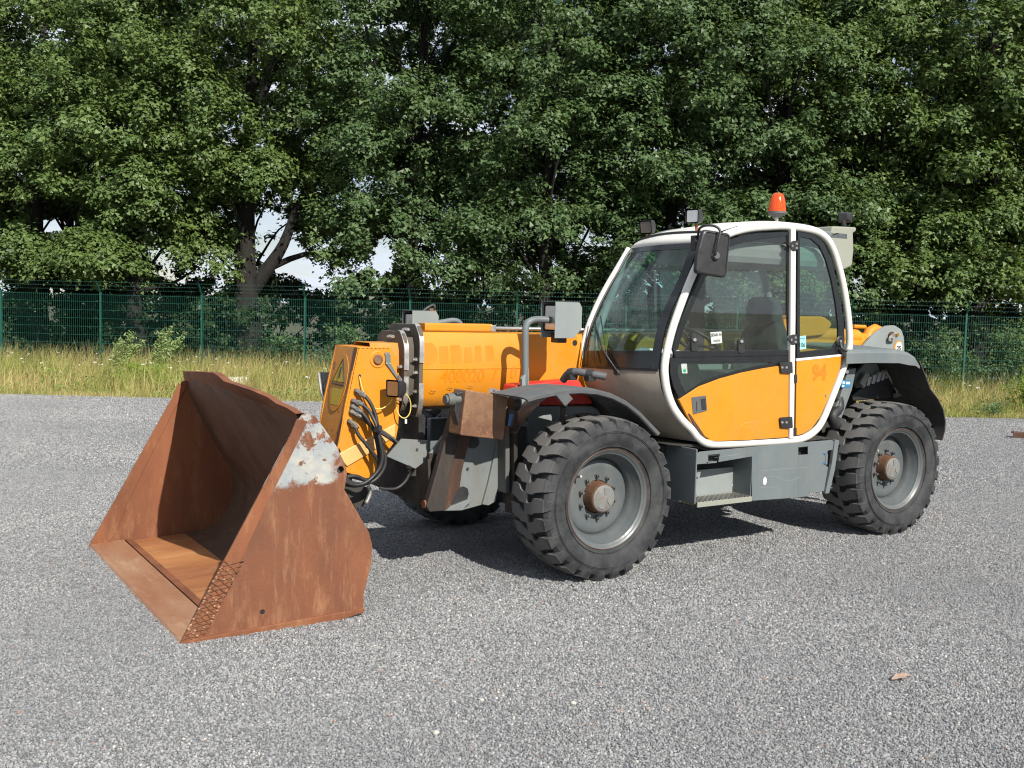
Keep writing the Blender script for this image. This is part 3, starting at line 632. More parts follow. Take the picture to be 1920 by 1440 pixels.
# concrete block by the bucket, steel beam at the right
cb = MB(); p = B(435, 722, 2, 0); cb.box((p.x-.30, p.y-.12, 0), (p.x+.26, p.y+.12, .17)); o = cb.build('concrete_block', M['concrete'], bevel=.02); tag(o, 'white concrete block lying in the grass behind the bucket', 'block')
sb = MB(); p = B(1899, 822, 2, 0); D_ = Vector((-.72, .69, 0)).normalized(); Nn = Vector((D_.y, -D_.x, 0))
def lp(a, b_, c): q = p + D_*a + Nn*b_; return Vector((q.x, q.y, c))
for (a0, a1, b0, b1, z0, z1) in ((0, .9, -.0, .02, .0, .095), (0, .9, -.12, 0, .078, .098), (0, .9, -.12, 0, .0, .018)):
    sb.add([lp(a, b_, z) for z in (z0, z1) for a, b_ in ((a0, b0), (a1, b0), (a1, b1), (a0, b1))], [(0, 3, 2, 1), (4, 5, 6, 7), (0, 1, 5, 4), (1, 2, 6, 5), (2, 3, 7, 6), (3, 0, 4, 7)])
o = sb.build('steel_channel', M['rust_dark'], bevel=.004); tag(o, 'rusty steel channel lying on the gravel at the right edge', 'steel beam')
# ================================================================== TELEHANDLER
TH = empty('telehandler', (-1.5, -1.1, 0)); TO = Vector((-1.5, -1.1, 0))
tag(TH, 'orange white and grey telehandler with a big rusty bucket, parked on the gravel', 'telehandler')
def part(name, loc=(0, 0, 0), parent=TH, label=None):
    e = empty(name, Vector(loc)-(TO if parent is TH else Vector((0, 0, 0)))); e.parent = parent
    if label: e['label'] = label
    return e
def P(mb, name, mat, parent=TH, bevel=0, smooth=False, label=None):
    """build in world coordinates, parent keeping the place"""
    o = mb.build(name, M[mat] if isinstance(mat, str) else mat, None, smooth, bevel)
    o.parent = parent
    base = Vector((0, 0, 0)); q = parent
    while q is not None: base += q.location; q = q.parent
    o.location = -base
    if label: o['label'] = label
    return o
def poly(pts_px, y, thick, rad=0.0):
    pts = BY(pts_px, y)
    if rad: pts = rounded(pts, rad)
    return MB().prism(pts, (0, -thick, 0))

# ---------------- wheels
RT, RR, WB = .5554, .337, 3.06
def wheel_meshes():
    # tyre carcass, side = +Y is the outer side; centre of the wheel's outer rim plane at origin
    cy = -.17; hw = .20
    half = [(.170, .333), (.176, .350), (.196, .385), (.2065, .43), (.204, .475), (.192, .505), (.165, .5255), (.12, .5245), (.06, .527), (0, .528)]
    prof = [(cy+a, r_) for a, r_ in half] + [(cy-a, r_) for a, r_ in half[::-1][1:]]
    m = MB(); m.lathe(prof, (0, 0, 0), n=104)
    for rr_, yy in ((.362, .1885), (.455, .2075), (.4635, .2065)):           # moulded rings on the sidewall
        m.lathe([(cy+yy-.004, rr_-.004), (cy+yy+.0025, rr_-.001), (cy+yy+.0025, rr_+.001), (cy+yy-.004, rr_+.004)], (0, 0, 0), n=104)
    NL = 26; pit = 2*math.pi/NL
    def pt(s_, t, r_, side, ph):
        a = ph + s_/RT; return (r_*math.sin(a), cy+side*t, r_*math.cos(a))
    for side in (1, -1):
        for k in range(NL):
            ph = k*pit + (pit/2 if side < 0 else 0)
            jit = rng.uniform(-.0015, .0015)
            # stations across the tread: t, s0, s1, top radius, base radius
            st = [(-.012, .044, .112, RT-.002, .5255), (.040, .040, .114, RT, .5255), (.072, .028, .112, RT-.001, .5255), (.092, .000, .098, RT-.002, .5255), (.150, -.006, .084, RT-.006, .516), (.186, -.002, .078, RT-.013, .503), (.199, .004, .072, .517, .488), (.2045, .010, .066, .480, .470)]
            v = []; f = []
            for t, s0, s1, rt, rb in st:
                sl_ = .004
                v += [pt(s0, t, rt+jit, side, ph), pt(s1, t, rt+jit, side, ph), pt(s1+sl_, t-.002, rb, side, ph), pt(s0-sl_, t-.002, rb, side, ph)]
            for i in range(len(st)-1):
                for j in range(4): f.append((4*i+j, 4*i+(j+1) % 4, 4*i+4+(j+1) % 4, 4*i+4+j))
            f += [(3, 2, 1, 0), tuple(4*(len(st)-1)+j for j in range(4))]
            m.add(v, f)
    ty = m.mesh('tyre', fix=False)
    bm = bmesh.new(); bm.from_mesh(ty); bmesh.ops.recalc_face_normals(bm, faces=bm.faces)
    for e in bm.edges:
        if len(e.link_faces) == 2 and e.calc_face_angle(0) > R(30): e.smooth = False
    for f_ in bm.faces: f_.smooth = True
    bm.to_mesh(ty); bm.free(); ty.materials.append(M['tyre'])
    # rim: flange, bead seat, drop centre, disc
    r_ = MB()
    r_.lathe([(-.012, .318), (.002, .330), (.004, .337), (-.004, .341), (-.012, .336), (-.010, .322), (-.02, .306), (-.045, .300), (-.060, .288), (-.075, .286), (-.088, .272), (-.13, .262), (-.20, .262), (-.24, .27), (-.34, .30)], (0, 0, 0), n=72)
    r_.lathe([(-.14, .262), (-.13, .252), (-.120, .235), (-.123, .20), (-.127, .15), (-.127, .115), (-.20, .11)], (0, 0, 0), n=72)
    rm = r_.mesh('rim'); rr_ = MB(); rr_.lathe([(.0045, .334), (.0065, .3375), (.0035, .3415)], (0, 0, 0), n=72); ring = rr_.mesh('bead_rust_ring'); ring.materials.append(M['rust_dark'])
    h = MB(); h.lathe([(-.16, .110), (-.127, .110), (-.115, .104), (-.062, .102), (-.052, .099), (-.047, .095), (-.047, .0)], (0, 0, 0), n=40); hub = h.mesh('hub')
    c = MB(); c.lathe([(-.05, .090), (-.044, .090), (-.041, .086), (-.041, .0)], (0, 0, 0), n=40)
    for k in range(4):                                                         # raised curved lobes on the cap
        a0 = k*math.pi/2+.3; q = []
        for j in range(7):
            a = a0 + j*.14; q.append((.074*math.cos(a), -.0415, .074*math.sin(a)))
        for j in range(4):
            a = a0 + .75 - j*.20; rr_ = .030 - .002*j; q.append((rr_*math.cos(a), -.0415, rr_*math.sin(a)))
        c.prism(q, (0, .004, 0))
    cap = c.mesh('hub_cap')
    n_ = MB(); n_.tube([(0, -.115, 0), (0, -.088, 0)], .0135, 6); n_.tube([(0, -.09, 0), (0, -.070, 0)], .0085, 8); n_.tube([(0, -.114, 0), (0, -.108, 0)], .019, 12); nut = n_.mesh('wheel_nut')
    for me_ in (rm, hub, cap, nut):
        bm = bmesh.new(); bm.from_mesh(me_)
        for e in bm.edges:
            if len(e.link_faces) == 2 and e.calc_face_angle(0) > R(40): e.smooth = False
        for f_ in bm.faces: f_.smooth = True
        bm.to_mesh(me_); bm.free()
    rm.materials.append(M['rim']); hub.materials.append(M['rust_edge_hub']); cap.materials.append(paint('rust_flecked_grey_cap', (.15, .165, .16), .5, .5, (.20, .13, .08), rust=.8, rustlo=.60)); nut.materials.append(M['grey_dark'])
    return ty, rm, hub, cap, nut, ring
M['rust_edge_hub'] = rustmat('rusty_hub', (.135, .065, .036), (.075, .038, .022), (.20, .12, .075), .7, (1, 1, 1), 12, .2)
WM = wheel_meshes()
def wheel(x, y, flip, ang, label, steer=0):
    w_ = part('wheel', (x, y, RT), label=label); w_.rotation_euler = (0, 0, steer + (math.pi if flip else 0))
    def sub(nm, me, **k):
        o = bpy.data.objects.new(nm, me); C.objects.link(o); o.parent = w_; o.rotation_euler.y = k.get('ry', ang); o.location = k.get('loc', (0, 0, 0)); return o
    sub('tyre', WM[0]); sub('rim', WM[1]); sub('hub', WM[2]); sub('bead_rust_ring', WM[5]); sub('hub_cap', WM[3], ry=ang+.3)
    for k in range(10):
        a = k*math.pi/5 + ang*.5 + .25; sub('wheel_nut', WM[4], loc=(.145*math.cos(a), -.016, .145*math.sin(a)))
    st = MB().tube([(.0, -.105, .0), (.0, -.055, .012)], .010, 8); o = st.build('valve_stem', M['steel'], w_); o.location = (.19, 0, .15)
    return w_
wheel(0, 0, False, .05, 'near front wheel'); wheel(-WB, 0, False, .13, 'near rear wheel')
wheel(0, -2.24, True, .4, 'far front wheel'); wheel(-WB, -2.24, True, .7, 'far rear wheel')

# ---------------- axles, chassis
M['grey_dirty'] = paint('greasy_grey_paint', (.10, .105, .10), .5, .6, (.10, .08, .055), rust=.6, rustlo=.58)
M['grime_shaded'] = paint('shaded_greasy_rust', (.026, .020, .017), .6, .5, (.10, .07, .045), rust=.5, rustlo=.6)  # grease and rust, darkened further to carry shade in the colour
m = MB(); m.box((-3.5, -1.42, .55), (.62, -1.36, .98)); m.box((-3.5, -.86, .55), (.62, -.80, .98)); m.box((-3.3, -1.36, .62), (-.3, -.86, .66))
P(m, 'chassis_frame', 'grey', bevel=.006)
for xx in (0, -WB):
    m = MB(); m.tube([(xx, -.35, RT), (xx, -.55, RT), (xx, -.80, RT), (xx, -1.12, RT), (xx, -1.45, RT), (xx, -1.7, RT), (xx, -1.9, RT)], [.15, .10, .10, .19, .10, .10, .15], 16)
    m.tube([(xx+.15, -.4, RT-.05), (xx+.15, -1.85, RT-.05)], .03, 8); P(m, 'axle', 'shadow_steel', smooth=True)
m = MB(); m.box((-2.2, -1.30, .36), (-.9, -.9, .9)); P(m, 'gearbox', 'shadow_steel', bevel=.02)
# far side engine cowl
m = MB(); m.loft([[(-.6, y, z) for y, z in ((-1.38, .6), (-1.38, 1.28), (-1.45, 1.36), (-2.1, 1.34), (-2.2, 1.24), (-2.2, .6))], [(-3.6, y, z) for y, z in ((-1.38, .6), (-1.38, 1.28), (-1.45, 1.36), (-2.1, 1.34), (-2.2, 1.24), (-2.2, .6))]])
P(m, 'engine_cowl', 'grey', smooth='auto')

# front cross beam and stabiliser frame
nb = B(800, 952, 1, -.66)
x1 = nb.x
def XP(pts, x): return [B(u, v, 0, x) for u, v in pts]
m = MB()
front = XP([(640, 868), (726, 856), (779, 879), (802, 861), (806, 952), (796, 950), (735, 925), (690, 905), (640, 893)], x1)
m.prism(front, (-.02, 0, 0)); P(m, 'front_crossbeam', 'grime_shaded', bevel=.003)
m = MB(); m.prism(BY([(726, 856), (754, 823), (802, 826), (802, 861), (779, 879)], -.79), (0, -.02, 0)); P(m, 'crossbeam_top_plate', 'grey_worn', bevel=.002)
m = MB(); m.cyl(B(782, 843, 1, -.789), B(782, 843, 1, -.785), .010, 10); P(m, 'plate_hole', 'black')
m = MB(); m.prism(BY([(845, 799), (812, 842), (806, 850), (838, 852), (850, 825)], -.72), (0, -.02, 0)); P(m, 'stabiliser_web', 'grey_worn', bevel=.002)
m = MB(); m.prism(BY([(805, 850), (838, 851), (832, 895), (815, 950), (806, 952)], -.70), (0, -.04, 0)); P(m, 'stabiliser_web', 'grime_shaded', bevel=.003)  # lower web coloured near black for the shade below the lit one
m = MB(); m.box((.95, -1.45, .70), (1.0, -.83, 1.06)); P(m, 'front_bulkhead', 'black')
for yy, nm in ((-.82, 1), (-1.52, 2)):
    m = MB(); m.prism([(1.05, yy, .66), (.60, yy, .62), (.05, yy, .62), (.05, yy, 1.12), (.30, yy, 1.12), (.55, yy, .90), (.95, yy, .82)], (0, -.03, 0)); P(m, 'front_frame_plate', 'shadow_steel', bevel=.003)  # near-black colour stands in for the shadow under the boom nose
m = MB(); m.box((.40, -1.50, .60), (.46, -.84, 1.09)); P(m, 'front_bulkhead', 'black', bevel=.004)
# near stabiliser plate (grey, lit) with big holes, greasy side flanges
pl = BY([(856, 800), (935, 818), (916, 905), (905, 946), (862, 958), (818, 958), (835, 885)], -.62)
hole = [B(868+15*math.cos(a)*1.0, 806+14*math.sin(a), 1, -.60) for a in np.linspace(0, 2*math.pi, 14)[:-1]]
m = MB().prism(pl, (0, -.02, 0)); P(m, 'stabiliser_plate', 'grey_worn', bevel=.002)
m = MB(); m.prism([B(886+13*math.cos(a), 829+12*math.sin(a), 1, -.617) for a in np.linspace(0, 2*math.pi, 18)[:-1]], (0, -.004, 0)); P(m, 'plate_hole', 'black')
m = MB(); m.prism(BY([(842, 944), (848, 932), (857, 922), (862, 914), (870, 912), (877, 916), (879, 926), (876, 936), (866, 940), (852, 946)], -.612), (0, -.004, 0)); P(m, 'plate_hole', 'black')
m = MB(); m.prism(BY([(836, 958), (846, 949), (880, 936), (887, 938), (874, 949), (868, 957)], -.57), (0, -.05, -.01)); P(m, 'plate_foot', 'grey_worn', bevel=.004)
m = MB(); m.cyl(B(877, 879, 1, -.615), B(877, 879, 1, -.611), .010, 10); P(m, 'plate_hole', 'black')
m = MB(); m.prism(BY([(935, 818), (946, 822), (930, 940), (916, 948), (905, 946), (916, 905)], -.60), (0, -.05, 0)); P(m, 'stabiliser_flange', 'grey_worn', bevel=.004)
m = MB(); m.prism(BY([(958, 820), (930, 820), (916, 910), (916, 925), (946, 922)], -.64), (0, -.25, 0)); P(m, 'stabiliser_side_box', 'grey', bevel=.008)
m = MB(); m.prism(BY([(852, 765), (866, 765), (858, 830), (846, 890), (834, 958), (806, 960), (800, 950), (820, 880), (838, 815)], -.56), (0, -.06, 0)); P(m, 'stabiliser_leg', 'grime_shaded', bevel=.006)  # greasy leg, colour lowered because it should look turned from the sun
m = MB(); m.prism(BY([(866, 770), (884, 815), (874, 850), (866, 885), (862, 915), (850, 935), (840, 956), (828, 958), (844, 890), (856, 830)], -.595), (0, -.015, 0)); P(m, 'rusty_edge_strip', 'rust_dark', bevel=.002)
# cylinder foot end of the stabiliser
m = MB(); q = B(801, 945, 1, -.60); m.cyl(q+Vector((-.03, 0, 0)), q+Vector((.03, 0, 0)), .028, 12); P(m, 'pivot_pin', 'rust', smooth='auto')
m = MB(); q = B(849, 749, 1, -.42); m.lathe([(0, .0), (0, .040), (-.03, .044), (-.05, .04), (-.05, 0)], q+Vector((.045, 0, 0)), (1, 0, 0), 18)
m.cyl(q+Vector((-.05, 0, 0)), q+Vector((.06, 0, 0)), .03, 14); P(m, 'stabiliser_pin', 'grey_dirty', smooth='auto')
m = MB(); m.prism(BY([(857, 737), (872, 733), (866, 790), (860, 800), (852, 770)], -.40), (0, -.07, 0)); P(m, 'pin_lug', 'black', bevel=.006)
m = MB(); m.prism(rounded(BY([(874, 731), (953, 744), (950, 768), (944, 825), (863, 816), (868, 775)], -.36), .012, 3), (0, -.16, 0)); P(m, 'stabiliser_foot', 'rust_block', bevel=.006)
m = MB(); q = B(958, 757, 1, -.44); m.lathe([(0, 0), (0, .05), (-.03, .055), (-.05, .05), (-.05, 0)], q, (1, 0, 0), 16); m.prism(BY([(955, 765), (968, 770), (960, 800), (951, 800)], -.40), (0, -.03, 0)); P(m, 'stabiliser_pin', 'black', smooth='auto')
m = MB(); m.prism(BY([(955, 776), (963, 776), (957, 797), (952, 799)], -.395), (0, -.004, 0)); P(m, 'blue_tag', paint('blue_sticker', (.02, .12, .30), .4, .1))
m = MB()
for (u, v) in ((918, 734), (930, 737), (922, 730)): m.tube([B(u, v, 1, -.45), B(u+22, v+7, 1, -.5)], .012, 8)
P(m, 'hydraulic_fitting', 'steel', smooth='auto')
# vertical members between stabiliser and front wheel
for (u0, u1, v0, v1, yy, mt, nm) in ((948, 956, 800, 925, -.50, 'grey_dirty', 'frame_upright'), (964, 971, 770, 965, -.46, 'grime_shaded', 'frame_upright'), (958, 974, 880, 948, -.62, 'shadow_steel', 'frame_upright')):
    m = MB(); m.prism(BY([(u0, v0), (u1, v0), (u1, v1), (u0, v1)], yy), (0, -.12, 0)); P(m, nm, mt, bevel=.005)  # shadow between stabiliser and wheel is put into the dark colours
m = MB(); m.box((.02, -.80, .60), (.50, -.72, 1.12)); P(m, 'hydraulic_tank_wall', 'grey_dark', bevel=.01)
# grey and red covers under the boom, behind the mudguard
m = MB(); m.prism(BY([(985, 762), (1110, 762), (1190, 800), (1190, 835), (990, 835)], -.70), (0, -.10, 0)); P(m, 'side_cover', 'grey_light', bevel=.004)
m = MB(); m.prism(rounded(BY([(968, 722), (1085, 712), (1112, 757), (985, 760), (962, 752)], -.66), .02), (0, -.16, 0)); P(m, 'battery_box', 'red', bevel=.01)
m = MB()
for u in (1008, 1062): m.cyl(B(u, 759, 1, -.66), B(u, 759, 1, -.68), .012, 8)
P(m, 'cover_bolt', 'steel')

# ---------------- boom
def oct_prof(x, y0, y1, z0, z1, c=.07, seam=0):
    zm = (z0+z1)/2+.02
    return [(x, y1-c*.55, z1), (x, y1-.01, z1-c), (x, y1+seam, zm), (x, y1-.015, z0+c*1.3), (x, y1-c*.75, z0+c*.35), (x, y1-c*1.6, z0), (x, y0+c*1.6, z0), (x, y0+c*.75, z0+c*.35), (x, y0+.015, z0+c*1.3), (x, y0-seam, zm), (x, y0+.01, z1-c), (x, y0+c*.55, z1)]
YB = -.90; YB2 = -1.34
boom = part('boom', (0, -1.12, 1.4))
bt, bb = 1.640, 1.09
m = MB(); rows = [oct_prof(.955, YB2, YB, bb, bt, .08, .008), oct_prof(-.40, YB2, YB, bb+.0, bt-.01, .08, .008), oct_prof(-4.05, YB2+.02, YB-.02, 1.30, 1.66, .07, .004)]
m.loft(rows, True); m.f += [tuple(range(11, -1, -1)), tuple(range(24, 36))]
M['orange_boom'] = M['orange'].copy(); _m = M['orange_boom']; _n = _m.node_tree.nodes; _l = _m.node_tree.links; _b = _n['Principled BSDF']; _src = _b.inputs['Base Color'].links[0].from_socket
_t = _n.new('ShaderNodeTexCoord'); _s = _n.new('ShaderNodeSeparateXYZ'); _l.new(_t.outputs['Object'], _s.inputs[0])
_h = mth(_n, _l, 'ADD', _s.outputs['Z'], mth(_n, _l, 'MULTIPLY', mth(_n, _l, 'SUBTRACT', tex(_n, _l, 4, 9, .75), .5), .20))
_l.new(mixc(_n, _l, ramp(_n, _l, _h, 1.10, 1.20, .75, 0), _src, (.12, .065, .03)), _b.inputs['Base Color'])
P(m, 'outer_tube', 'orange_boom', boom, bevel=.010, smooth='auto')
# side doubler plate at the rear of the visible part with a round hole
m = MB(); m.prism(rounded(BY([(985, 627), (1085, 629), (1076, 700), (1060, 765), (985, 765)], YB+.012), .05), (0, -.01, 0)); P(m, 'side_doubler', 'orange', boom, bevel=.003)
m = MB(); q = B(1078, 643, 1, YB+.0135); m.prism([q+Vector((.022*math.cos(a), 0, .022*math.sin(a))) for a in np.linspace(0, 2*math.pi, 18)[:-1]], (0, -.003, 0)); P(m, 'pin_hole', 'black', boom)
# weld seam along the side
m = MB(); m.tube([(.95, YB+.0085, (bb+bt)/2+.02), (-.4, YB+.0085, (bb+bt)/2+.015)], .004, 6); P(m, 'weld_seam', 'orange', boom)
# cable cover and pipes on top
m = MB(); m.prism(rounded([(.90, -.955, 1.644), (.90, -.955, 1.70), (.90, -1.06, 1.70), (.90, -1.06, 1.644)], .012, 3), (-.55, 0, -.002)); P(m, 'cable_cover', 'orange', boom, bevel=.003)
m = MB()
for i, yy in enumerate((-.962, -.99)): m.tube([(.35, yy, 1.668), (-.9, yy, 1.662), (-3.4, yy, 1.67)], .013, 8)
P(m, 'hydraulic_pipe', 'steel', boom, smooth=True)
m = MB(); m.box((.325, -1.01, 1.645), (.365, -.945, 1.69)); P(m, 'pipe_clamp', 'steel', boom, bevel=.003)
# front end frame of the outer tube, second section and its collar
def collar(x, y0, y1, z0, z1, ww, th, nm):
    o = rounded([(x, y1+.0, z1), (x, y1, z0), (x, y0, z0), (x, y0, z1)], .11, 6); i_ = rounded([(x, y1-ww, z1-ww), (x, y1-ww, z0+ww), (x, y0+ww, z0+ww), (x, y0+ww, z1-ww)], .08, 6)
    m_ = MB(); m_.ribbon(o, i_, (-th, 0, 0)); P(m_, nm, 'shadow_brown', boom, bevel=.004)
    # stainless wear strips standing proud at the near side, upper and lower
    for za, zb in ((z1-.02, z1-.26), (z0+.26, z0+.02)):
        mm = MB(); s_ = 1 if za > (z0+z1)/2 else -1
        path = [(x+.004, y1-.13, z1+.008), (x+.004, y1-.07, z1+.002), (x+.004, y1-.02, z1-.05), (x+.004, y1+.008, z1-.12), (x+.004, y1+.010, z1-.26)] if s_ > 0 else [(x+.004, y1+.010, z0+.26), (x+.004, y1+.008, z0+.12), (x+.004, y1-.02, z0+.05), (x+.004, y1-.07, z0), (x+.004, y1-.12, z0-.006)]
        rows_ = []
        for q in spline(path, 4): rows_.append([q+Vector((.0, 0, 0)), q+Vector((-.034, 0, 0)), q+Vector((-.034, -.008, 0)), q+Vector((0, -.008, 0))])
        mm.loft(rows_, True); P(mm, 'wear_strip', 'steel', boom, smooth='auto')
    for (yy, zz) in ((y1-.16, z1-.04), (y1-.205, z1-.04), (y1-.035, z1-.24), (y1-.035, z1-.33), (y1-.035, z0+.20), (y1-.035, z0+.1)):
        mm = MB(); mm.cyl((x, yy, zz), (x+.02, yy, zz), .013, 6); mm.cyl((x+.02, yy, zz), (x+.034, yy, zz), .007, 6); P(mm, 'bolt', 'steel', boom)
M['shadow_brown'] = paint('shaded_greasy_brown', (.085, .068, .05), .6, .5, (.15, .12, .08), rust=.4, rustlo=.6)
collar(.985, -1.37, -.865, 1.03, 1.690, .10, .03, 'front_collar')
m = MB(); m.loft([oct_prof(1.075, -1.30, -.935, 1.13, 1.60, .06), oct_prof(.60, -1.30, -.935, 1.13, 1.60, .06)], True); P(m, 'second_tube', 'shadow_brown', boom, smooth='auto')  # tube coloured dark brown for the shade in the gap between collars
collar(1.085, -1.33, -.895, 1.075, 1.640, .085, .025, 'second_collar')
m = MB(); m.loft([oct_prof(1.30, -1.27, -.965, 1.17, 1.56, .05), oct_prof(.80, -1.27, -.965, 1.17, 1.56, .05)], True); P(m, 'third_tube', 'orange_dull', boom, smooth='auto')
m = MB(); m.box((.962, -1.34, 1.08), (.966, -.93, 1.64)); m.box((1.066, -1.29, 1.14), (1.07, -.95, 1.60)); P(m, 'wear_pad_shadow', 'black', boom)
# cast relief on the boom side: the ghosts of removed letters and a faded number (flat print)
def ghost(pts, parent=boom, mat='orange_ghost', yy=YB+.0075, th=.001):
    m_ = MB(); q_ = BY(pts, YB)
    for v_ in q_: v_.y = ysurf(v_.z)+.0010
    m_.prism(q_, (0, -.0008, 0)); P(m_, 'ghost_lettering', mat, parent)
ZM = (bb+bt)/2+.02
def ysurf(z): return YB+.008-(.018/(bt-.08-ZM))*(z-ZM) if z > ZM else YB+.008-(.023/(ZM-bb-.104))*(ZM-z)
for pts in ([(794, 643), (812, 643), (820, 655), (822, 665), (818, 676), (808, 684), (794, 682)], [(824, 650), (841, 649), (841, 681), (824, 682)], [(845, 648), (862, 647), (866, 655), (864, 680), (846, 681)], [(872, 652), (884, 651), (886, 679), (870, 680)], [(892, 649), (903, 648), (903, 678), (890, 679)], [(911, 648), (925, 648), (927, 677), (911, 677)]): ghost(pts)
q = B(868, 706, 1, YB); q.y = ysurf(q.z)+.0012; o = text('408020', .118, side_frame(q, 0, .12), M['orange_ghost'], 'faded_number', boom, .0006, .004); o.location = -boom.location-TO
q = B(927, 703, 1, YB); q.y = ysurf(q.z)+.0012; o = text('/', .11, side_frame(q, 0, .12), M['orange_ghost'], 'faded_number', boom, .0006, .002); o.location = -boom.location-TO
q = B(962, 700, 1, YB); q.y = ysurf(q.z)+.0012; o = text('0', .118, side_frame(q, 0, .12), M['orange_ghost'], 'faded_number', boom, .0006, .004); o.location = -boom.location-TO
# rear pivot bracket of the boom with pin, retaining plate and speed sticker
m = MB(); m.prism(rounded(BY([(1618, 650), (1640, 626), (1662, 611), (1678, 610), (1690, 618), (1695, 632), (1696, 662), (1690, 690), (1618, 690)], -.86), .02, 3), (0, -.03, 0)); P(m, 'pivot_bracket', 'grey_light', bevel=.004)
m = MB(); m.prism(BY([(1618, 650), (1660, 616), (1690, 628), (1695, 690), (1618, 690)], -1.40), (0, -.03, 0)); P(m, 'pivot_bracket', 'grey_light', bevel=.004)
q = B(1671, 631, 1, -.855); q2 = B(1664, 635, 1, -.845)
m = MB(); m.lathe([(0, 0), (0, .045), (-.012, .047), (-.02, .047)], q+Vector((0, .02, 0)), (0, 1, 0), 20); P(m, 'pivot_pin', 'rust_dark', smooth='auto')
m = MB(); m.prism(rounded([q+Vector((.075, .022, -.045)), q+Vector((.07, .022, .0)), q+Vector((-.03, .022, .052)), q+Vector((-.065, .022, .03)), q+Vector((-.02, .022, -.045))], .025, 3), (0, .012, 0)); P(m, 'retaining_plate', 'steel', bevel=.002)
m = MB(); m.cyl(q+Vector((.035, .03, -.015)), q+Vector((.035, .055, -.015)), .014, 6); P(m, 'bolt', 'steel')
m = MB(); m.cyl(q+Vector((-.03, .03, .018)), q+Vector((-.03, .055, .018)), .017, 6); P(m, 'bolt', paint('brass', (.45, .30, .07), .3, .1, metal=.8))
sq = B(1684, 651, 1, -.857)
for r_, mt, dy in ((.062, 'orange', .0), (.050, 'white', .0015)):
    m = MB(); m.prism([sq+Vector((r_*math.cos(a)-(.008 if dy else 0), dy, r_*math.sin(a))) for a in np.linspace(0, 2*math.pi, 28)[:-1]], (0, .001, 0)); P(m, 'speed_sticker', mt)
o = text('25', .062, side_frame(sq+Vector((-.008, .0028, -.012))), M['black'], 'speed_number', None, .0004, .003); o.parent = TH; o.location = -TO
m = MB(); m.prism(rounded(BY([(1470, 595), (1545, 593), (1562, 607), (1546, 628), (1470, 635)], YB+.01), .05), (0, -.42, 0)); P(m, 'boom_head', 'orange', bevel=.008)
m = MB(); m.tube([(-2.3, -1.0, 1.645), (-3.7, -1.0, 1.62)], .075, 14); m.tube([B(1600, 612, 1, -1.0), B(1622, 613, 1, -1.0)], .018, 8); P(m, 'lift_cylinder', 'orange', smooth='auto')
m = MB(); m.tube([B(1622, 640, 1, -.98), B(1630, 622, 1, -.98), B(1640, 617, 1, -.98), B(1650, 622, 1, -.98)], .05, 12); P(m, 'boom_ear', 'orange', smooth='auto')

# ---------------- boom nose
NX = part('boom_nose', (1.4, -1.1, 1.2)); YN = -.93
side = [(671, 652), (733, 652), (741, 668), (745, 700), (749, 750), (747, 800), (742, 826), (724, 850), (706, 880), (693, 899), (650, 886), (640, 850), (634, 835), (647, 760), (660, 700)]
sp = BY(side, YN); rear = Vector((0, -.36, 0))
m = MB(); m.prism(sp, (0, -.018, 0)); P(m, 'side_plate', 'orange', NX, bevel=.003)
m = MB(); m.prism([p+rear for p in sp], (0, -.018, 0)); P(m, 'side_plate', 'orange', NX, bevel=.003)
f0, f1 = B(671, 652, 1, YN), B(630, 852, 1, YN)
m = MB(); m.add([f0, f1, f1+rear, f0+rear, f0+Vector((-.012, 0, 0)), f1+Vector((-.012, 0, 0)), f1+rear+Vector((-.012, 0, 0)), f0+rear+Vector((-.012, 0, 0))], [(0, 1, 2, 3), (7, 6, 5, 4), (0, 4, 5, 1), (1, 5, 6, 2), (2, 6, 7, 3), (3, 7, 4, 0)])
M['nose_front'] = paint('scraped_orange_paint', (.50, .20, .025), .5, .35, (.25, .14, .07), rust=.95, rustlo=.585, var=.15)
P(m, 'front_plate', 'nose_front', NX, bevel=.004)
nrm2 = (f1-f0).cross(Vector((0, 1, 0))).normalized(); nrm2 = nrm2 if nrm2.x > 0 else -nrm2
m = MB(); m.prism([f0+nrm2*.003+Vector((0, -.002, 0)), f1+nrm2*.003+Vector((0, -.002, 0)), f1+nrm2*.003+Vector((0, -.045, 0)), f0.lerp(f1, .6)+nrm2*.003+Vector((0, -.022, 0)), f0+nrm2*.003+Vector((0, -.05, 0))], nrm2*.001); P(m, 'rusty_edge', 'rust_dark', NX)
g0 = B(733, 652, 1, YN); m = MB(); m.add([f0+Vector((0, 0, .004)), g0+Vector((0, 0, .004)), g0+rear+Vector((0, 0, .004)), f0+rear+Vector((0, 0, .004)), f0-Vector((0, 0, .01)), g0-Vector((0, 0, .01)), g0+rear-Vector((0, 0, .01)), f0+rear-Vector((0, 0, .01))], [(0, 3, 2, 1), (4, 5, 6, 7), (0, 1, 5, 4), (1, 2, 6, 5), (2, 3, 7, 6), (3, 0, 4, 7)]); P(m, 'top_plate', 'orange', NX, bevel=.003)
m = MB(); t0, t1 = f0.lerp(f1, .06), f0.lerp(f1, .64)            # oval warning plate on the front
nrm_ = (f1-f0).cross(Vector((0, 1, 0))).normalized(); nrm_ = nrm_ if nrm_.x > 0 else -nrm_
ov = []
for a in np.linspace(0, 2*math.pi, 30)[:-1]:
    t = .35-.29*math.cos(a)*.95; ov.append(f0.lerp(f1, t)+rear*(.5)+Vector((0, .125*math.sin(a)*(1 if t < .5 else .95), 0))+nrm_*.002)
m.prism(ov, nrm_*.004); P(m, 'warning_plate', 'orange_dull', NX)
tri = [f0.lerp(f1, .12)+rear*.5, f0.lerp(f1, .34)+rear*.22, f0.lerp(f1, .34)+rear*.78]
M['yellow'] = paint('yellow_sticker', (.42, .29, .015), .5, .4, (.3, .22, .08))
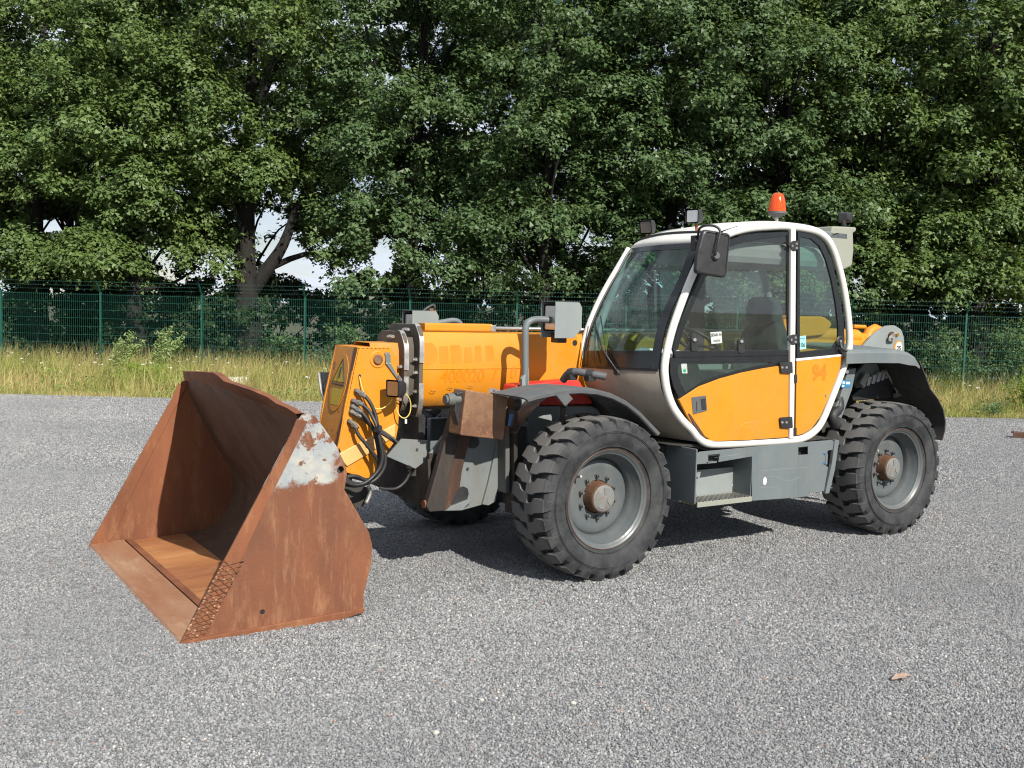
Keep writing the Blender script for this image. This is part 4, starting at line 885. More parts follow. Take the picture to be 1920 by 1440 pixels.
m = MB(); m.prism([p+nrm_*.0065 for p in (tri[0], tri[1], tri[2])], nrm_*.001); P(m, 'warning_triangle', 'yellow', NX)
m = MB(); m.tube([p+nrm_*.008 for p in tri], .004, 4, closed=True); m.tube([f0.lerp(f1, .2)+rear*.5+nrm_*.009, f0.lerp(f1, .30)+rear*.5+nrm_*.009], .006, 4); m.tube([f0.lerp(f1, .365)+rear*.22+nrm_*.009, f0.lerp(f1, .365)+rear*.78+nrm_*.009], .005, 4); P(m, 'warning_print', 'black', NX)
m = MB(); m.prism([f0.lerp(f1, .39)+rear*.28+nrm_*.0065, f0.lerp(f1, .39)+rear*.72+nrm_*.0065, f0.lerp(f1, .56)+rear*.70+nrm_*.0065, f0.lerp(f1, .56)+rear*.30+nrm_*.0065], nrm_*.001); P(m, 'warning_sticker', 'yellow', NX)
# slanted reinforcement band on the nose side
M['orange_pale'] = paint('sun_bleached_orange', (.66, .37, .12), .45, .35, (.6, .42, .22), rust=.6, rustlo=.7)
m = MB(); m.prism(BY([(636, 851), (668, 834), (690, 822), (742, 795), (741, 818), (690, 852), (651, 875), (644, 866)], YN+.014), (0, -.016, 0)); P(m, 'reinforcement', 'orange_pale', NX, bevel=.005)
q = B(708, 674, 1, YN); m = MB(); m.lathe([(0, .0), (.006, .052), (.0, .06)], q, (0, 1, 0), 28); P(m, 'pin_boss', 'orange', NX, smooth='auto')
m = MB(); m.lathe([(0, .034), (.014, .034), (.02, .028), (.02, 0)], q, (0, 1, 0), 24); P(m, 'pivot_pin', 'rust_block', NX, smooth='auto')
m = MB(); m.cyl(B(674, 705, 1, YN-.004), B(674, 705, 1, YN+.003), .012, 12); P(m, 'cable_hole', 'black', NX)
# lower linkage plate behind the bucket and hinge
m = MB(); m.prism(rounded(BY([(640, 905), (668, 912), (694, 915), (693, 930), (680, 950), (668, 953), (655, 935)], -.99), .015, 3), (0, -.06, 0)); P(m, 'quick_hitch', 'shadow_steel', NX, bevel=.004)
m = MB(); m.tube(spline([B(690, 912, 1, -.93), B(694, 925, 1, -.93), B(686, 944, 1, -.93)], 4), .016, 8); P(m, 'hitch_edge', 'steel', NX, smooth=True)
for yy in (-1.0, -1.28):
    m = MB(); m.prism([(1.40, yy, .75), (1.75, yy, .72), (1.80, yy, .50), (1.60, yy, .40), (1.42, yy, .46)], (0, -.04, 0)); P(m, 'hitch_plate', 'shadow_steel', NX, bevel=.004)
m = MB(); m.box((1.66, -1.75, .45), (1.76, -.55, .55)); m.box((1.70, -1.7, .78), (1.78, -.6, .86)); m.box((1.68, -1.7, .45), (1.74, -1.62, .86)); m.box((1.68, -.68, .45), (1.74, -.60, .86)); P(m, 'carriage', 'shadow_steel', NX, bevel=.006)
# far side carriage plate seen left of the nose
m = MB(); m.prism(XP([(597, 697), (626, 699), (622, 740), (612, 768), (606, 740)], 1.45), (-.03, 0, 0)); P(m, 'carriage_wing', 'grey_dark', NX, bevel=.003)
m = MB(); m.tube([XP([(598, 699)], 1.47)[0], XP([(602, 730)], 1.47)[0], XP([(612, 766)], 1.47)[0]], .010, 6); P(m, 'wing_edge', 'steel', NX)
# lamp on the nose side with bracket
LB = part('work_lamp', B(745, 728, 1, YN+.13), label='square black work lamp on the boom nose'); LBp = B(745, 728, 1, YN+.13)
def lampbox(c, sx, sy, sz, parent, yaw=0., pitch=0., shell='black', lensmat='lens_dark'):
    Mx = Matrix.Translation(c) @ Matrix.Rotation(yaw, 4, 'Z') @ Matrix.Rotation(pitch, 4, 'Y')
    rows_ = []
    for xx, k in ((sx/2, 1.), (sx/2-.012, 1.), (-sx*.1, .92), (-sx/2, .62)):
        rows_.append([Mx @ p for p in rounded([(xx, sy/2*k, sz/2*k), (xx, -sy/2*k, sz/2*k), (xx, -sy/2*k, -sz/2*k), (xx, sy/2*k, -sz/2*k)], .014, 3)])
    mm = MB(); mm.loft(rows_, True); mm.f.append(tuple(range(len(mm.v)-len(rows_[0]), len(mm.v)))); o1 = P(mm, 'lamp_housing', shell, parent, smooth='auto')
    mm = MB(); mm.prism([Mx @ p for p in rounded([(sx/2-.010, sy/2-.010, sz/2-.010), (sx/2-.010, -sy/2+.010, sz/2-.010), (sx/2-.010, -sy/2+.010, -sz/2+.010), (sx/2-.010, sy/2-.010, -sz/2+.010)], .01, 3)], Mx.to_3x3() @ Vector((.006, 0, 0))); P(mm, 'lamp_lens', lensmat, parent)
M['lens_dark'] = paint('dull_lamp_glass', (.10, .085, .07), .12, .3, (.3, .25, .2), spec=1.)
M['lens_bright'] = paint('mirrored_lamp_glass', (.55, .54, .50), .15, .3, (.3, .28, .25), metal=.7)
M['lens_amber'] = paint('orange_tinted_lamp_glass', (.30, .15, .06), .12, .2, (.3, .2, .1), spec=1.)
lampbox(LBp, .10, .115, .115, LB, .35, 0, 'black', 'lens_amber')
m = MB(); m.prism(rounded(BY([(722, 661), (732, 661), (733, 682), (744, 702), (748, 706), (744, 709), (730, 690), (724, 682)], YN+.012), .004, 2), (0, -.006, 0)); m.tube([B(748, 706, 1, YN+.01), LBp+Vector((-.03, -.02, .06))], .009, 6); P(m, 'lamp_bracket', 'grey', NX)
m = MB()
for (u, v) in ((724, 664), (731, 664), (725, 681), (731, 682)): m.cyl(B(u, v, 1, YN+.01), B(u, v, 1, YN+.017), .005, 6)
P(m, 'bracket_screw', 'steel', NX)
# yellow cable
M['cable'] = paint('yellow_cable', (.62, .48, .12), .5, .2)
m = MB(); m.tube(spline([B(674, 706, 1, YN+.01), B(678, 725, 1, YN+.02), B(686, 745, 1, YN+.03), B(698, 762, 1, YN+.04), B(712, 767, 1, YN+.05), B(728, 759, 1, YN+.05), B(736, 748, 1, YN+.06)], 6), .0045, 6)
m.tube(spline([B(752, 735, 1, YN+.10), B(764, 742, 1, YN+.10), B(770, 757, 1, YN+.09), B(768, 775, 1, YN+.09), B(759, 784, 1, YN+.08), B(749, 779, 1, YN+.06), B(743, 765, 1, YN+.04), B(741, 752, 1, YN+.04)], 6), .0045, 6)
P(m, 'lamp_cable', 'cable', NX, smooth=True)
m = MB(); m.cyl(B(761, 786, 1, YN+.08), B(761, 794, 1, YN+.08), .008, 8); P(m, 'cable_plug', 'paper', NX)
# hydraulic hoses with fittings
M['grey_dirty2'] = paint('dull_zinc_fitting', (.17, .165, .15), .45, .5, (.12, .09, .06), metal=.4)
HS = part('hydraulic_hose', B(700, 800, 1, YN+.1))
hoses = [([(670, 733), (680, 740), (692, 752), (703, 775), (708, 800), (714, 830), (721, 850), (722, 870), (714, 888), (700, 902), (680, 908), (660, 905), (645, 895)], .12, .013),
 ([(664, 752), (676, 757), (690, 768), (700, 785), (706, 800), (713, 830), (717, 855), (713, 875), (700, 893), (683, 906), (664, 909), (645, 902)], .15, .013),
 ([(662, 762), (675, 770), (688, 785), (700, 805), (708, 835), (711, 865), (704, 888), (690, 903), (668, 911), (646, 908)], .10, .013),
 ([(660, 772), (672, 778), (686, 790), (700, 803), (715, 812), (735, 825), (750, 838), (762, 860), (768, 880), (762, 900), (745, 915), (725, 917), (712, 915)], .08, .011),
 ([(657, 790), (664, 797), (672, 815), (684, 830), (697, 846), (707, 862), (709, 880), (700, 895), (686, 900), (668, 893), (650, 894)], .09, .013),
 ([(703, 800), (722, 812), (741, 826), (754, 842), (764, 865), (767, 885)], .10, .010)]
for i, (pp, dy, r_) in enumerate(hoses):
    n_ = len(pp); q = []
    for j, (u, v) in enumerate(pp):
        t = j/(n_-1); q.append(B(u, v, 1, YN+.015+dy*math.sin(min(1, t*1.6+.05)*math.pi/2)))
    mm = MB(); mm.tube(spline(q, 5), r_, 8); o = P(mm, 'hose', 'black', HS, smooth=True)
    if i < 5:
        mm = MB(); d0 = (q[1]-q[0]).normalized(); mm.tube([q[0]+Vector((0, -.03, 0)), q[0], q[0]+d0*.02, q[0]+d0*.07], [.016, .018, .016, .0165], 8); mm.cyl(q[0]+d0*.025, q[0]+d0*.045, .020, 6); P(mm, 'hose_fitting', 'grey_dirty2', HS, smooth='auto')
m = MB(); m.tube([B(706, 803, 1, YN+.16), B(712, 806, 1, YN+.16)], .03, 10); P(m, 'hose_tie', 'black', HS)
m = MB(); m.tube([B(763, 872, 1, YN+.12), B(770, 876, 1, YN+.12)], .022, 8); P(m, 'hose_tie', 'black', HS)
# boom head work lamps on tall brackets (near and far side of the boom)
def boom_lamp(yc, xs, zs, near):
    wl_ = part('work_lamp', (xs, yc, zs), label='grey boxed work lamp on a bent grey pipe beside the cab' if near else 'grey boxed work lamp beyond the boom')
    c = Vector((xs, yc, zs)); hx, hz = .115, .125
    # housing: side plates + back, open front
    for s_ in (.085, -.085):
        mm = MB(); mm.prism([c+Vector((hx, s_, hz)), c+Vector((hx, s_, -hz*1.0)), c+Vector((-hx*.45, s_, -hz*1.0)), c+Vector((-hx, s_, -hz*.45)), c+Vector((-hx, s_, hz*.7)), c+Vector((-hx*.8, s_, hz))], (0, .006, 0)); P(mm, 'side_guard', 'grey_light', wl_, bevel=.002)
    mm = MB(); mm.prism([c+Vector((hx, -.085, hz)), c+Vector((hx, .085, hz)), c+Vector((-hx*.8, .085, hz)), c+Vector((-hx*.8, -.085, hz))], (0, 0, .005)); P(mm, 'top_guard', 'grey_dark', wl_, bevel=.002)
    lampbox(c+Vector((.04, 0, .015)), .12, .145, .185, wl_, 0, 0, 'black', 'lens_bright')
    mm = MB(); mm.box(tuple(c+Vector((-.02, -.05, -.16))), tuple(c+Vector((.05, .05, -.09)))); P(mm, 'lamp_foot', 'rust_dark', wl_, bevel=.006)
cn = (B(1022, 568, 1, -.45)+B(1083, 632, 1, -.45))/2
CN = B(1052, 600, 1, -.55); boom_lamp(-.55, CN.x, CN.z, True)
CF = B(788, 583, 1, -1.75); boom_lamp(-1.75, CF.x, CF.z-.125, False)
m = MB(); pp = [B(985, 790, 1, -.62), B(985, 700, 1, -.62), B(985, 640, 1, -.62), B(985, 618, 1, -.62), B(989, 606, 1, -.62), B(1000, 600, 1, -.61), B(1015, 599, 1, -.58), B(1030, 600, 1, -.55)]
m.tube(pp[:3]+spline(pp[3:], 4), .024, 14); P(m, 'lamp_pipe', 'grey', smooth=True)
m = MB(); m.prism(BY([(979, 710), (992, 690), (992, 800), (979, 800)], -.60), (0, -.03, 0)); P(m, 'pipe_bracket', 'grey_light', bevel=.003)
m = MB(); m.tube(spline([B(812, 607, 1, -1.7), B(830, 604, 1, -1.7), B(850, 601, 1, -1.7), B(862, 606, 1, -1.7), B(868, 625, 1, -1.7)], 5), .022, 12); P(m, 'lamp_pipe', 'grey', smooth=True)
m = MB(); m.prism(BY([(806, 579), (818, 578), (819, 605), (807, 606)], -1.68), (0, -.08, 0)); P(m, 'lamp_bracket_block', 'rust_block', bevel=.004)
m = MB(); m.tube(spline([B(790, 586, 1, -1.68), B(803, 576, 1, -1.68), B(814, 572, 1, -1.68), B(815, 580, 1, -1.68)], 4), .012, 6); P(m, 'lamp_cable', 'black', smooth=True)

# ---------------- bucket
YBK = -.05; YBF = -2.516
BK = part('bucket', (2.2, -1.28, 0), label='big rusty loading bucket resting on the gravel')
M['bucket_side'] = None
def bucketsidemat():
    m, n, l, b = newmat('rusty_side_with_old_white_paint')
    st = (1, 1, .3)
    c = mixc(n, l, ramp(n, l, tex(n, l, 3, 6, .6, st), .35, .65), (.205, .075, .034), (.125, .047, .025))
    c = mixc(n, l, ramp(n, l, tex(n, l, 9, 9, .75, st), .52, .74, 0, .75), c, (.37, .19, .095))
    c = mixc(n, l, ramp(n, l, tex(n, l, 90, 3, .7), .56, .72, 0, .6), c, (.09, .035, .016))
    c = mixc(n, l, ramp(n, l, tex(n, l, 1.3, 6, .65, (1, 1, .6)), .46, .66, 0, .65), c, (.115, .048, .026))
    c = mixc(n, l, ramp(n, l, tex(n, l, 26, 8, .75, (1, 1, .12)), .56, .74, 0, .5), c, (.36, .20, .11))
    t = N(n, 'TexCoord'); sx = N(n, 'SeparateXYZ'); l.new(t.outputs['Object'], sx.inputs[0])
    # paint survives in the upper part (height above a slanted, ragged line), none near the ear hole
    hgt = mth(n, l, 'ADD', sx.outputs['Z'], mth(n, l, 'MULTIPLY', mth(n, l, 'SUBTRACT', tex(n, l, 5, 9, .7), .5), .22))
    up = ramp(n, l, mth(n, l, 'ADD', hgt, mth(n, l, 'MULTIPLY', sx.outputs['X'], .05)), .905, .93)
    ear = ramp(n, l, mth(n, l, 'ADD', sx.outputs['X'], mth(n, l, 'MULTIPLY', mth(n, l, 'SUBTRACT', tex(n, l, 7, 9, .7), .5), .22)), 1.90, 1.96)
    flk = ramp(n, l, tex(n, l, 11, 9, .72), .43, .46)
    mask = mth(n, l, 'MULTIPLY', mth(n, l, 'MULTIPLY', up, ear), flk)
    wc = mixc(n, l, ramp(n, l, tex(n, l, 6, 6, .7), .4, .65), (.26, .28, .285), (.42, .395, .335))
    wc = mixc(n, l, ramp(n, l, tex(n, l, 3, 9, .8), .55, .8, 0, .8), wc, (.42, .28, .16))
    c = mixc(n, l, mask, c, wc); l.new(c, b.inputs['Base Color']); b.inputs['Roughness'].default_value = .68; b.inputs['Specular IOR Level'].default_value = .35
    bump(n, l, b, mth(n, l, 'ADD', tex(n, l, 45, 8, .7), mth(n, l, 'MULTIPLY', mask, .6)), .22, .006); return m
M['bucket_side'] = bucketsidemat()
def CRP(l_): return [(x*.40278+140, y*.40278+660) for x, y in l_]
outl = CRP([(490, 1362), (640, 1080), (820, 740), (1000, 400), (1040, 322), (1062, 292), (1085, 285), (1120, 300), (1165, 360), (1220, 440), (1255, 515), (1268, 560), (1262, 605), (1255, 640), (1290, 700), (1330, 770), (1370, 840), (1385, 900), (1381, 980), (1362, 1060), (1345, 1130), (1345, 1188), (1300, 1213), (1000, 1290), (600, 1360)])
SP = BY(outl, YBK)
for p in SP: p.z = max(p.z, .006)
hc = B(638.5, 881, 1, YBK)                                          # hole in the ear
def plate_with_hole(pts, hc, hr, d):
    me = bpy.data.meshes.new('side_plate'); bm = bmesh.new()
    def ring(off):
        a = [bm.verts.new(Vector(p)+off) for p in pts]; h = [bm.verts.new(hc+Vector((hr*math.cos(t), 0, hr*math.sin(t)))+off) for t in np.linspace(0, 2*math.pi, 17)[:-1]]
        ea = [bm.edges.new((a[i], a[(i+1) % len(a)])) for i in range(len(a))]; eh = [bm.edges.new((h[i], h[(i+1) % len(h)])) for i in range(len(h))]
        bmesh.ops.triangle_fill(bm, use_beauty=True, use_dissolve=False, edges=ea+eh); return a, h
    a0, h0 = ring(Vector((0, 0, 0))); a1, h1 = ring(Vector(d))
    for q0, q1 in ((a0, a1), (h0, h1)):
        for i in range(len(q0)): bm.faces.new((q0[i], q0[(i+1) % len(q0)], q1[(i+1) % len(q0)], q1[i]))
    bmesh.ops.recalc_face_normals(bm, faces=bm.faces); bm.to_mesh(me); bm.free(); return me
def PM(me, name, mat, parent, bevel=0, label=None):
    o = ob(name, me, M[mat], parent, False, bevel); base = Vector((0, 0, 0)); q = parent
    while q is not None: base += q.location; q = q.parent
    o.location = -base
    if label: o['label'] = label
    return o
M['bucket_side_co'] = M['bucket_side']
PM(plate_with_hole(SP, hc, .022, (0, -.016, 0)), 'side_plate', 'bucket_side', BK, label='near bucket side plate with peeling white paint')
SF = [Vector((p.x, YBF, p.z)) for p in SP]
PM(plate_with_hole(SF, Vector((hc.x, YBF, hc.z)), .022, (0, .016, 0)), 'side_plate', 'rust', BK)
# thick strips along the mouth edges
strip = CRP([(490, 1362), (640, 1080), (820, 740), (1000, 400), (1035, 312), (1086, 322), (1040, 420), (905, 690), (780, 960), (715, 1110), (640, 1290), (600, 1360)])
s3 = BY(strip, YBK+.010)
for p in s3: p.z = max(p.z, .006)
m = MB(); m.prism(s3, (0, -.011, 0)); P(m, 'mouth_strip', 'rust', BK, bevel=.003)
m = MB(); m.prism([Vector((p.x, YBF+.017, p.z)) for p in s3], (0, .010, 0)); P(m, 'mouth_strip', 'rust', BK, bevel=.002)
# welded wear bead lattice near the tip
m = MB()
pa, pb = B(338, 1206, 1, YBK+.012), B(414, 1062, 1, YBK+.012); dirx = (pb-pa)
def onst(t, wv): q = pa.lerp(pb, t)+Vector((-wv, 0, -wv*.18)); q.y = YBK+.012; q.z = max(q.z, .01); return q
for i in range(15):
    t = .04+i*.068; wdt = .105
    q = [onst(t+.10*j/5+rng.uniform(-.010, .010), .004+wdt*j/5) for j in range(6)]; m.tube(q, rng.uniform(.0018, .0038), 5)
    q = [onst(t+.07-.14*j/5+rng.uniform(-.012, .012), .004+wdt*j/5) for j in range(6)]; m.tube(q, rng.uniform(.0018, .0038), 5)
P(m, 'weld_bead', 'bead', BK)
m = MB()
for i in range(38):
    q = onst(rng.uniform(.02, 1.0), rng.choice([.004, .10, rng.uniform(.01, .1)])+rng.uniform(-.004, .004)); m.tube([q+Vector((-.006, 0, .001)), q+Vector((.005, .002, -.003))], rng.uniform(.004, .006), 5)
P(m, 'weld_spatter', 'rust_edge', BK)
m = MB(); hq = B(492, 1147, 1, YBK+.001); m.cyl(hq, hq+Vector((0, .0008, 0)), .014, 14); P(m, 'drain_hole', 'black', BK)
# base runner along the bottom of the near side
bl = [Vector(SP[i]) for i in (0, 24, 23, 22, 21)]
m = MB(); m.prism([Vector((bl[0].x-.02, YBK+.014, .0)), Vector((bl[0].x-.06, YBK+.014, .026)), Vector((bl[3].x+.05, YBK+.014, .05)), Vector((bl[4].x, YBK+.014, .055)), Vector((bl[4].x, YBK+.014, .03)), Vector((bl[3].x+.1, YBK+.014, .0))], (0, -.02, 0)); P(m, 'skid_runner', 'rust', BK, bevel=.004)
# shell: floor, curved back, upper back with bent rim
XL = SP[0].x
shell = [(XL-.02, .014), (XL-.22, .018), (2.35, .026), (2.12, .034), (1.97, .055), (1.865, .10), (1.79, .20), (1.748, .31), (1.742, .42), (1.765, .51), (1.82, .60), (1.875, .69), (1.925, .78), (1.975, .88), (2.035, 1.0), (2.085, 1.10)]
rimpx = [(345, 697), (375, 698), (403, 700), (412, 706), (423, 716), (445, 723), (475, 733), (505, 746), (520, 757), (541, 766), (558, 777)]
ny = len(rimpx)
RIM = []
for (u, v), y_ in zip(rimpx, (-2.515, -1.75, -1.05, -.90, -.78, -.64, -.48, -.33, -.22, -.14, -.067)):
    RIM.append(B(u, v, 1, y_))
RIM[0].y = YBF+.001; RIM[-1].y = YBK-.017
ys = [q.y for q in RIM]
rows_ = []
for x, z in shell: rows_.append([Vector((x, y, z)) for y in ys])
rows_.append([Vector((q.x, q.y, q.z)) for q in RIM])
fl_rows, bk_rows = rows_[:4], rows_[3:]
def thick(rows__, d):
    mm = MB(); mm.loft(rows__); mm.loft([[p+Vector(d) for p in r_] for r_ in rows__]); return mm
m = thick([[p+Vector((0, 0, 0)) for p in r_] for r_ in fl_rows], (0, 0, -.010)); P(m, 'floor_plate', 'rust_floor', BK, smooth=False)
sub_rows = []
for i in range(len(bk_rows)-1):
    for k in range(3): sub_rows.append([bk_rows[i][j].lerp(bk_rows[i+1][j], k/3) for j in range(ny)])
sub_rows.append(bk_rows[-1])
m = thick(bk_rows, (-.014, 0, -.004)); P(m, 'back_sheet', 'rust_in', BK, smooth=True)
# rim band
m = MB(); lo = [bk_rows[-2][j].lerp(bk_rows[-1][j], .62)+Vector((.012, 0, 0)) for j in range(ny)]; hi = [q+Vector((.010, 0, .004)) for q in RIM]
bk = [q+Vector((-.035, 0, .006)) for q in RIM]; lob = [p+Vector((-.05, 0, -.01)) for p in lo]
m.loft([lo, hi, bk, lob, lo]); P(m, 'rim_band', 'rust', BK, smooth='auto')
# cutting edge
ce = B(206.5, 1018.5, 2, .03); xe = XL-.24
m = MB(); m.add([(XL+.004, YBK+.0, .001), (XL+.004, YBF-.0, .001), (xe, YBF+.02, .024), (xe, YBK-.02, .024), (XL-.012, YBK, .022), (XL-.012, YBF, .022), (xe, YBF+.02, .034), (xe, YBK-.02, .034)], [(0, 1, 2, 3), (7, 6, 5, 4), (0, 4, 5, 1), (1, 5, 6, 2), (2, 6, 7, 3), (3, 7, 4, 0)]); P(m, 'cutting_edge', 'rust_edge', BK)
m = MB(); m.box((xe-.06, YBF+.02, .026), (xe-.012, YBK-.02, .0345)); P(m, 'edge_backing', 'rust', BK, bevel=.003)

# ---------------- mudguards
m = MB(); fp = [(988, 749), (1004, 744), (1030, 738), (1058, 733), (1088, 731), (1120, 733), (1150, 741), (1178, 755), (1202, 774), (1222, 795), (1238, 812)]
FR = BY(fp, .03); rows_ = []
for p in FR:
    nrm_ = (p-Vector((0, .03, RT))).normalized()
    rows_.append([p-nrm_*.022+Vector((0, -.002, 0)), p, p+nrm_*.012+Vector((0, -.03, 0)), p+nrm_*.016+Vector((0, -.10, 0)), p+nrm_*.010+Vector((0, -.40, 0)), p-nrm_*.0+Vector((0, -.40, 0)), p-nrm_*.004+Vector((0, -.04, 0)), p-nrm_*.03+Vector((0, -.012, 0))])
m.loft(rows_, True); m.f += [tuple(range(7, -1, -1)), tuple(range(len(m.v)-8, len(m.v)))]
P(m, 'front_mudguard', 'grey_dark', smooth='auto')
m = MB(); m.prism(BY([(1040, 738), (1062, 733), (1075, 748), (1060, 762)], .028), (0, -.02, 0)); P(m, 'mudguard_gusset', 'grey_dark', bevel=.004)
m = MB(); m.tube([B(1055, 762, 1, -.2), B(1055, 800, 1, -.3)], .02, 8); P(m, 'mudguard_stay', 'shadow_steel')
# grab tube lying on the mudguard, open end with two rubber clamps
m = MB(); gpz = [B(1056, 713, 1, -.48), B(1066, 700, 1, -.42), B(1082, 697, 1, -.36), B(1100, 700, 1, -.31), B(1118, 703, 1, -.26), B(1136, 706, 1, -.22)]
m.tube(spline(gpz, 4), .026, 14, caps=False); m.tube([gpz[-1]+(gpz[-1]-gpz[-2]).normalized()*.002, gpz[-1]-(gpz[-1]-gpz[-2]).normalized()*.06], .019, 14); P(m, 'step_tube', 'grey_dark', smooth='auto')
for t in (.3, 2.6):
    i = int(t)+1; a, b_ = gpz[i], gpz[min(i+1, 5)]; mm = MB(); mm.tube([a, a.lerp(b_, .7)], .034, 12); mm.box(tuple(a.lerp(b_, .35)+Vector((-.03, -.03, -.05))), tuple(a.lerp(b_, .35)+Vector((.03, .03, -.01)))); P(mm, 'rubber_clamp', 'black', bevel=.004)
# rear mudguard
YR = -.03
top = BY([(1588, 656), (1640, 655), (1688, 656), (1706, 660), (1718, 668), (1725, 680)], YR)
m = MB(); rows_ = []
for i, p in enumerate(top): rows_.append([p+Vector((0, 0, -.11 if i < 4 else -.08 if i == 4 else -.05)), p+Vector((0, .0, -.03)), p+Vector((0, -.02, -.006)), p+Vector((0, -.06, .004)), p+Vector((0, -.62, .03)), p+Vector((0, -.62, -.0)), p+Vector((0, -.07, -.02)), p+Vector((0, -.02, -.04))])
m.loft(rows_, True); m.f += [tuple(range(7, -1, -1)), tuple(range(len(m.v)-8, len(m.v)))]
P(m, 'rear_mudguard', 'grey', smooth='auto')
flap = BY([(1724, 678), (1735, 705), (1744, 730), (1758, 748), (1768, 768), (1772, 790), (1771, 808), (1766, 826)], YR)
m = MB(); rows_ = []
for p in flap: rows_.append([p, p+Vector((0, -.70, 0)), p+Vector((-.012, -.70, 0)), p+Vector((-.012, 0, 0))])
m.loft(rows_, True); m.f += [(3, 2, 1, 0), tuple(range(len(m.v)-4, len(m.v)))]
M['black_dust'] = paint('dusty_black_plastic', (.030, .029, .027), .6, .5, (.10, .09, .075))
P(m, 'mud_flap', 'black_dust', smooth='auto')
m = MB(); m.box((-3.38, -.74, .75), (-2.62, -.70, 1.50)); P(m, 'wheel_arch_lining', 'black_dust', bevel=.01)
m = MB(); m.box((-3.30, -.70, 1.36), (-2.7, -.60, 1.50)); P(m, 'arch_brace', 'black', bevel=.01)
m = MB(); m.prism(BY([(1622, 682), (1655, 681), (1665, 692), (1702, 745), (1650, 745), (1600, 745), (1608, 730), (1600, 705), (1615, 690)], -.48), (0, -.03, 0)); P(m, 'radiator_bracket', 'grey_light', bevel=.004)
m = MB(); m.prism(BY([(1598, 742), (1615, 728), (1665, 708), (1690, 745), (1600, 752)], -.44), (0, -.20, 0)); P(m, 'filter_box', 'black', bevel=.01)
M['alu'] = paint('bright_ribbed_aluminium', (.55, .56, .56), .4, .2, metal=.5)
m = MB()
for k in range(6):
    u = 1617+k*9.0; v = 727-k*3.4; m.prism(BY([(u, v), (u+5, v-1), (u+9+k*.5, v-17-k*.8), (u+3+k*.5, v-16-k*.8)], -.42), (0, -.03, 0))
P(m, 'cooling_rib', 'alu', bevel=.003)
m = MB(); m.prism(BY([(1613, 718), (1624, 698), (1632, 702), (1620, 726)], -.41), (0, -.03, 0)); P(m, 'filter_clip', 'grey_cream', bevel=.002)
m = MB(); m.tube([B(1660, 694, 1, -.40), B(1676, 722, 1, -.40), B(1685, 740, 1, -.40)], .010, 6); m.cyl(B(1678, 742, 1, -.40), B(1690, 738, 1, -.40), .02, 10); P(m, 'drain_pipe', 'steel')
# grey rear cab support with blue sticker
m = MB(); m.prism(BY([(1592, 692), (1606, 690), (1598, 730), (1578, 785), (1560, 778), (1574, 748), (1588, 705)], -.16), (0, -.10, 0)); P(m, 'rear_cab_support', 'grey', bevel=.006)
m = MB(); m.prism(rounded(BY([(1578, 713), (1596, 713), (1595, 727), (1577, 727)], -.157), .004, 2), (0, -.001, 0)); P(m, 'blue_sticker', paint('blue_label', (.02, .16, .30), .4, .2))
m = MB(); m.prism(BY([(1580, 715.5), (1584, 715.5), (1583.5, 719.5), (1580, 719.5)], -.1565), (0, -.001, 0)); m.prism(BY([(1586, 716), (1594, 716), (1594, 717.5), (1586, 717.5)], -.1565), (0, -.001, 0)); m.prism(BY([(1586, 719), (1594, 719), (1594, 720.3), (1586, 720.3)], -.1565), (0, -.001, 0)); m.prism(BY([(1579.5, 722), (1583, 722), (1583, 725), (1579.5, 725)], -.1565), (0, -.001, 0)); P(m, 'label_print', 'paper')
m = MB(); m.tube(spline([B(1570, 745, 1, -.2), B(1572, 765, 1, -.18), B(1560, 780, 1, -.16), B(1568, 800, 1, -.16)], 4), .045, 10); P(m, 'air_duct', 'black', smooth=True)
m = MB(); m.cyl(B(1588, 697, 1, -.15), B(1588, 697, 1, -.11), .016, 10); P(m, 'hinge_pin', 'steel')

# ---------------- side tool box with recessed step
YSI = .0; SB = part('side_box', (-1.5, -.1, .65))
def sbp(pts, y=YSI, th=.004, mat='grey', nm='box_panel', bev=.002): mm = MB(); mm.prism(BY(pts, y), (0, -th, 0)); return P(mm, nm, mat, SB, bevel=bev)
# upper strip with square hole (pieces around the hole)
sbp([(1304, 852), (1312, 847), (1328, 845.5), (1328, 869), (1304, 871)]); sbp([(1328, 845.5), (1350, 843.5), (1350, 851), (1328, 853)]); sbp([(1325, 866), (1344, 864.5), (1344, 868), (1324, 869.6)])
sbp([(1350, 843.5), (1410, 838), (1410, 856), (1347, 866.5), (1350, 852)])
# right panel with square hole
sbp([(1410, 838), (1497, 830), (1497, 933), (1410, 939)]); sbp([(1497, 830), (1515, 828.5), (1515, 837), (1497, 839)]); sbp([(1497, 853), (1515, 852), (1515, 930.5), (1497, 933)]); sbp([(1515, 828.5), (1560, 825), (1564, 828), (1563, 843), (1552, 845), (1549, 873), (1553, 876), (1545, 921), (1515, 926)])
for pts in ([(1497, 839), (1515, 837), (1515, 852), (1497, 853)], [(1328, 853), (1350, 851), (1347, 865), (1326, 867)]):
    mm = MB(); mm.prism(BY(pts, YSI-.07), (0, -.004, 0)); P(mm, 'box_opening', 'black', SB)
c0, c1 = B(1302, 945, 1, YSI), B(1560, 918, 1, YSI); zt = B(1302, 850, 1, YSI).z
X0, X1 = c0.x, B(1566, 828, 1, YSI).x; ZB, ZT = c0.z, .855
XR = B(1410, 900, 1, YSI).x
m = MB(); m.box((X0-.0, -.62, ZB), (X0+.012, YSI+.015, ZT)); P(m, 'end_plate', 'grey', SB, bevel=.01)
m = MB(); xr = B(1560, 880, 1, YSI).x; m.prism([Vector(p) for p in BY([(1566, 824), (1574, 826), (1566, 880), (1555, 925), (1548, 926), (1550, 915), (1560, 870), (1565, 832)], YSI+.012)], (0, -.03, 0)); P(m, 'end_flange', 'grey', SB, bevel=.004)
